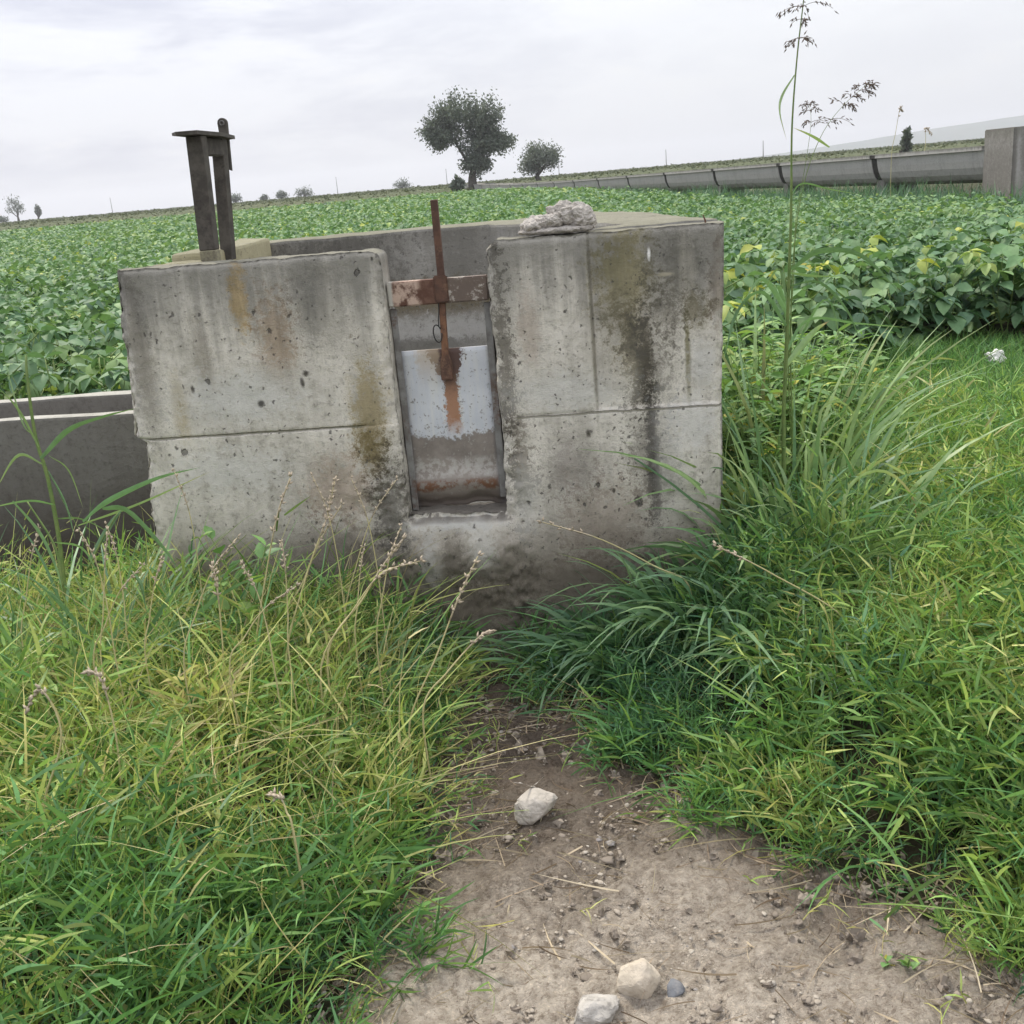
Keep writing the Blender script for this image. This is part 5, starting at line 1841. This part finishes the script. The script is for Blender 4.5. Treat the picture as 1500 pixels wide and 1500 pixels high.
# ------------------------------------------------------------------ trees
def tree(name, base, blobs, label, cat="tree", ntwig=150, per=34, leaf=.24, trunk_r=.35, trunk_top=None, tintm=.45, seed=1, twig_r=.035, spread=.42):
    """blobs: (dx, dz, rx, rz, weight) relative to the trunk foot"""
    r_ = np.random.default_rng(seed)
    root = empty(name, base, 0, label, cat)
    W_ = np.array([b[4] for b in blobs], float)
    W_ /= W_.sum()
    tt_ = np.array(trunk_top if trunk_top is not None else (0, 0, min(b[1] for b in blobs)))
    mt, mc = MB(), MB()
    bend = np.array([r_.normal() * .15, 0, 0])
    ts = np.linspace(0, 1, 8)[:, None]
    tp = tt_ * ts + bend * np.sin(ts * math.pi)
    tp[0, 2] = -.4
    tube(mt, tp, np.linspace(trunk_r * 1.25, trunk_r * .7, 8), 8)
    forks = []
    for _ in range(6):
        b = blobs[r_.choice(len(blobs), p=W_)]
        e = np.array([b[0] + r_.normal() * b[2] * .4, r_.normal() * b[2] * .4, b[1] + r_.normal() * b[3] * .3])
        mid = tt_ * .6 + e * .4 + r_.normal(size=3) * .2
        pts = spline([tt_ * .85, mid, e], 10)
        tube(mt, pts, np.linspace(trunk_r * .5, twig_r, 10), 6)
        forks += [pts[4], pts[6], pts[8]]
    forks = np.array(forks)
    for _ in range(ntwig):
        b = blobs[r_.choice(len(blobs), p=W_)]
        v = r_.normal(size=3)
        v = v / np.linalg.norm(v) * r_.random() ** .42
        e = np.array([b[0] + v[0] * b[2], v[1] * b[2] * .9, b[1] + v[2] * b[3]])
        f0 = forks[np.argmin(np.linalg.norm(forks - e, axis=1))]
        pts = spline([f0, (f0 + e) / 2 + r_.normal(size=3) * .15, e], 6)
        tube(mt, pts, np.linspace(twig_r, twig_r * .3, 6), 4)
        n = int(per * r_.uniform(.4, 1.4))
        t = r_.random(n) ** .6
        o = f0 + (e - f0) * (.45 + .6 * t[:, None]) + r_.normal(size=(n, 3)) * spread * (.6 + .4 * t[:, None])
        d = nrm(r_.normal(size=(n, 3)) + nrm(e - f0) * .8)
        L = leaf * r_.uniform(.6, 1.3, n)
        leaves(mc, o, d, nrm(r_.normal(size=(n, 3)) + [0, 0, .6]), L, L * .55, np.clip(r_.normal(tintm, .22, n), 0, 1), True, .15, smooth=False)
    mt.build("trunk", M_BARK, root)
    mc.build("crown", M_TREE, root)
    return root


def px_blobs(lst, x0, y0, d):
    """blob list given in the photograph's pixels, turned into metres at the tree's distance"""
    k_ = d / 1550 * 1.045
    return [((px - x0) * k_, (y0 - py) * k_, rx * k_, ry * k_, w_) for px, py, rx, ry, w_ in lst]


b0 = at(693, 268, 105)
tree("tree", (b0[0], 105, float(terr(b0[0], 105))), px_blobs([(682, 184, 45, 31, 5), (655, 197, 28, 25, 2.5), (708, 182, 34, 28, 3), (728, 217, 24, 18, 1.6), (648, 208, 20, 14, 1), (705, 215, 30, 26, 2.2), (700, 242, 20, 20, 2.2), (735, 222, 18, 12, .6)], 693, 277, 105),
     "large round grey green tree leaning left at the far end of the flume", ntwig=380, per=56, leaf=.28, trunk_r=.40, trunk_top=(.15, 0, 1.9), seed=5, tintm=.5, spread=.27)
b1 = at(790, 256, 130)
tree("tree", (b1[0], 130, float(terr(b1[0], 130))), px_blobs([(790, 232, 24, 18, 4), (775, 240, 13, 12, 1), (808, 234, 13, 12, 1)], 790, 262, 130),
     "smaller rounded grey tree right of the large tree", ntwig=130, per=40, leaf=.30, trunk_r=.28, trunk_top=(0, 0, .9), seed=8, tintm=.6, spread=.38)


def far_tree(px, py_top, wpx, hpx, d, label, seed, cat="tree", name="tree", tall=False):
    b = at(px, py_top + hpx, d)
    z = float(terr(b[0], d))
    k_ = d / 1550 * 1.03
    H_ = hpx * k_ + max(0, b[2] - z)
    rx = wpx * k_ / 2
    cz = H_ * (.62 if tall else .55)
    bl = [(0, cz, rx * .9, H_ * (.36 if tall else .42), 3), (-rx * .45, cz * .85, rx * .5, H_ * .25, 1), (rx * .4, cz * .9, rx * .5, H_ * .25, 1)]
    tree(name, (b[0], d, z), bl, label, cat, 34, 26, max(.35, d / 1550 * 2.1), .2 + H_ * .015, (0, 0, H_ * .22), .45, seed, .05, rx * .22)


far_tree(27, 288, 26, 34, 300, "pale tall tree at the far left horizon, tallest of the left ones", 21, tall=True)
far_tree(57, 300, 8, 18, 300, "thin dark tree leaning just right of the far left tree", 22, tall=True)
far_tree(4, 317, 18, 10, 320, "low dark bush on the horizon at the photo's left edge", 23, "bush", "bush")
far_tree(346, 287, 18, 12, 300, "dark rounded bush on the horizon right behind the lifting frame", 25, "bush", "bush")
far_tree(388, 288, 12, 8, 320, "smallest horizon bush in the group right of the lifting frame", 26, "bush", "bush")
far_tree(415, 283, 16, 11, 300, "left bush of the close pair on the horizon right of the lifting frame", 27, "bush", "bush")
far_tree(447, 280, 28, 13, 300, "wide bush ending the horizon row right of the lifting frame", 28, "bush", "bush")
far_tree(590, 267, 26, 11, 300, "bluish bush on the horizon left of the large tree", 29, "bush", "bush")
far_tree(672, 262, 16, 14, 100, "squat shrub at the foot of the large tree, on its left side", 30, "bush", "bush")
far_tree(1328, 192, 9, 18, 75, "small dark upright shrub on the horizon beyond the flume", 31, "bush", "bush", tall=True)


def pole(px, pt, pb, d, label):
    b, t = at(px, pb, d), at(px, pt, d)
    z = float(terr(b[0], d))
    root = empty("utility_pole", (b[0], d, z), 0, label, "pole")
    m = MB()
    tube(m, [(0, 0, -.5), (0, 0, t[2] - z)], [.16, .10], 6)
    m.build("mast", M_POLE, root)


for px, pt, pb, d, lab in ((165, 289, 311, 500, "leftmost thin utility pole on the horizon"), (495, 259, 284, 480, "thin utility pole on the horizon between lifting frame and gate bar"),
                           (655, 247, 268, 480, "thin utility pole just left of the large tree"), (819, 231, 254, 480, "thin utility pole against the smaller tree's right side"),
                           (976, 219, 238, 420, "thin utility pole on the horizon above the flume's middle"), (1118, 206, 224, 350, "thin utility pole left of the tallest flowering grass")):
    pole(px, pt, pb, d, lab)

# weeds standing along the flume against the sky
for i, (px, pt, yy, lab) in enumerate(((1318, 160, 22.5, "tall dry weed stalk above the flume, tallest against the sky"), (1356, 188, 23, "hooked dry weed stalk right of the tallest one on the flume"))):
    b = at(px - 14 if i == 0 else px, 232, yy)
    seed_stalk([(px - 12 if i == 0 else px - 2, 228), (px - 6 if i == 0 else px, (pt + 228) / 2), (px, pt), (px + (8 if i == 1 else 3), pt + (8 if i == 1 else 1))], yy + 1.2, lab, 0.35, .007, None, .06, 1.2, name="dry_weed")

# ------------------------------------------------------------------ the air
hm = bpy.data.materials.new("haze")
hm.use_nodes = True
hm.node_tree.nodes.clear()
ho = hm.node_tree.nodes.new("ShaderNodeOutputMaterial")
hv = hm.node_tree.nodes.new("ShaderNodeVolumePrincipled")
hv.inputs["Color"].default_value = (.93, .95, 1.0, 1)
hv.inputs["Density"].default_value = .00045
hv.inputs["Anisotropy"].default_value = .35
hm.node_tree.links.new(hv.outputs[0], ho.inputs["Volume"])
bm = boxm(None, None, None, -4700, 4700, -300, 4700, -3.5, 90, 0)
tag(link("haze", bm_mesh(bm, "haze", hm)), kind="stuff", label="thin pale haze over the whole field", cat="haze")

# ------------------------------------------------------------------ light
SUN_EL, SUN_AZ = R(52), R(-32)      # azimuth from +Y, negative = left
sd = Vector((math.sin(SUN_AZ) * math.cos(SUN_EL), math.cos(SUN_AZ) * math.cos(SUN_EL), math.sin(SUN_EL)))
sl = bpy.data.lights.new("sun", "SUN")
sl.energy = 3.4
sl.angle = R(9)
sl.color = (1.0, .93, .81)
so = bpy.data.objects.new("sun", sl)
COL.objects.link(so)
so.rotation_euler = (-sd).to_track_quat("-Z", "Y").to_euler()

w = bpy.data.worlds.new("World")
SC.world = w
w.use_nodes = True
nt = w.node_tree
nt.nodes.clear()
gw = G.__new__(G)
gw.nt = nt
sky = nt.nodes.new("ShaderNodeTexSky")
sky.sky_type = "NISHITA"
sky.sun_disc = False
sky.sun_elevation = SUN_EL
sky.sun_rotation = SUN_AZ
sky.air_density = 1.2
sky.dust_density = 2.5
d_ = gw.coord("Generated")
dx, dy, dz = gw.xyz(d_)
up = gw.m("MAXIMUM", dz, 0.0)
lum = 1.0 + 1.8 * up                      # an overcast sky is brighter overhead
c1 = gw.noise(d_, 3.2, 5, .55, sc=(1, 1, 3.2), off=(.3, .1, .2), dist=.4)
c2 = gw.noise(d_, 8.5, 5, .55, sc=(1, 1, 3.6), off=(2.1, .7, .4), dist=.3)
tone = gw.sm(.40, .60, c1 * .65 + c2 * .35)
# cloud colour: lavender grey bellies, whiter gaps; whiter to the right
cl = gw.mix(tone, (5.5, 5.7, 6.7), (7.9, 8.05, 8.6))
cl = gw.mix(gw.sm(-.30, .30, dx) * .75, cl, (8.3, 8.45, 8.7))
cl = gw.mix(gw.sm(.58, .72, c2) * gw.sm(.25, .03, up) * .35, cl, (8.4, 8.35, 8.2))
cl = gw.mix(1.0, cl, gw.comb(lum, lum, lum), "MULTIPLY")
fin = gw.mix(.93, S(gw, sky.outputs[0]), cl)
bg = nt.nodes.new("ShaderNodeBackground")
bg.inputs[1].default_value = .1
nt.links.new(fin.k, bg.inputs[0])
wo = nt.nodes.new("ShaderNodeOutputWorld")
nt.links.new(bg.outputs[0], wo.inputs[0])

SC.view_settings.view_transform = "Standard"
SC.view_settings.look = "None"
SC.view_settings.gamma = 1
SC.view_settings.exposure = 0.0
SC.render.resolution_x = SC.render.resolution_y = 1024
SC.cycles.max_bounces = 6
SC.cycles.diffuse_bounces = 3
SC.cycles.transmission_bounces = 4
SC.cycles.use_denoising = True
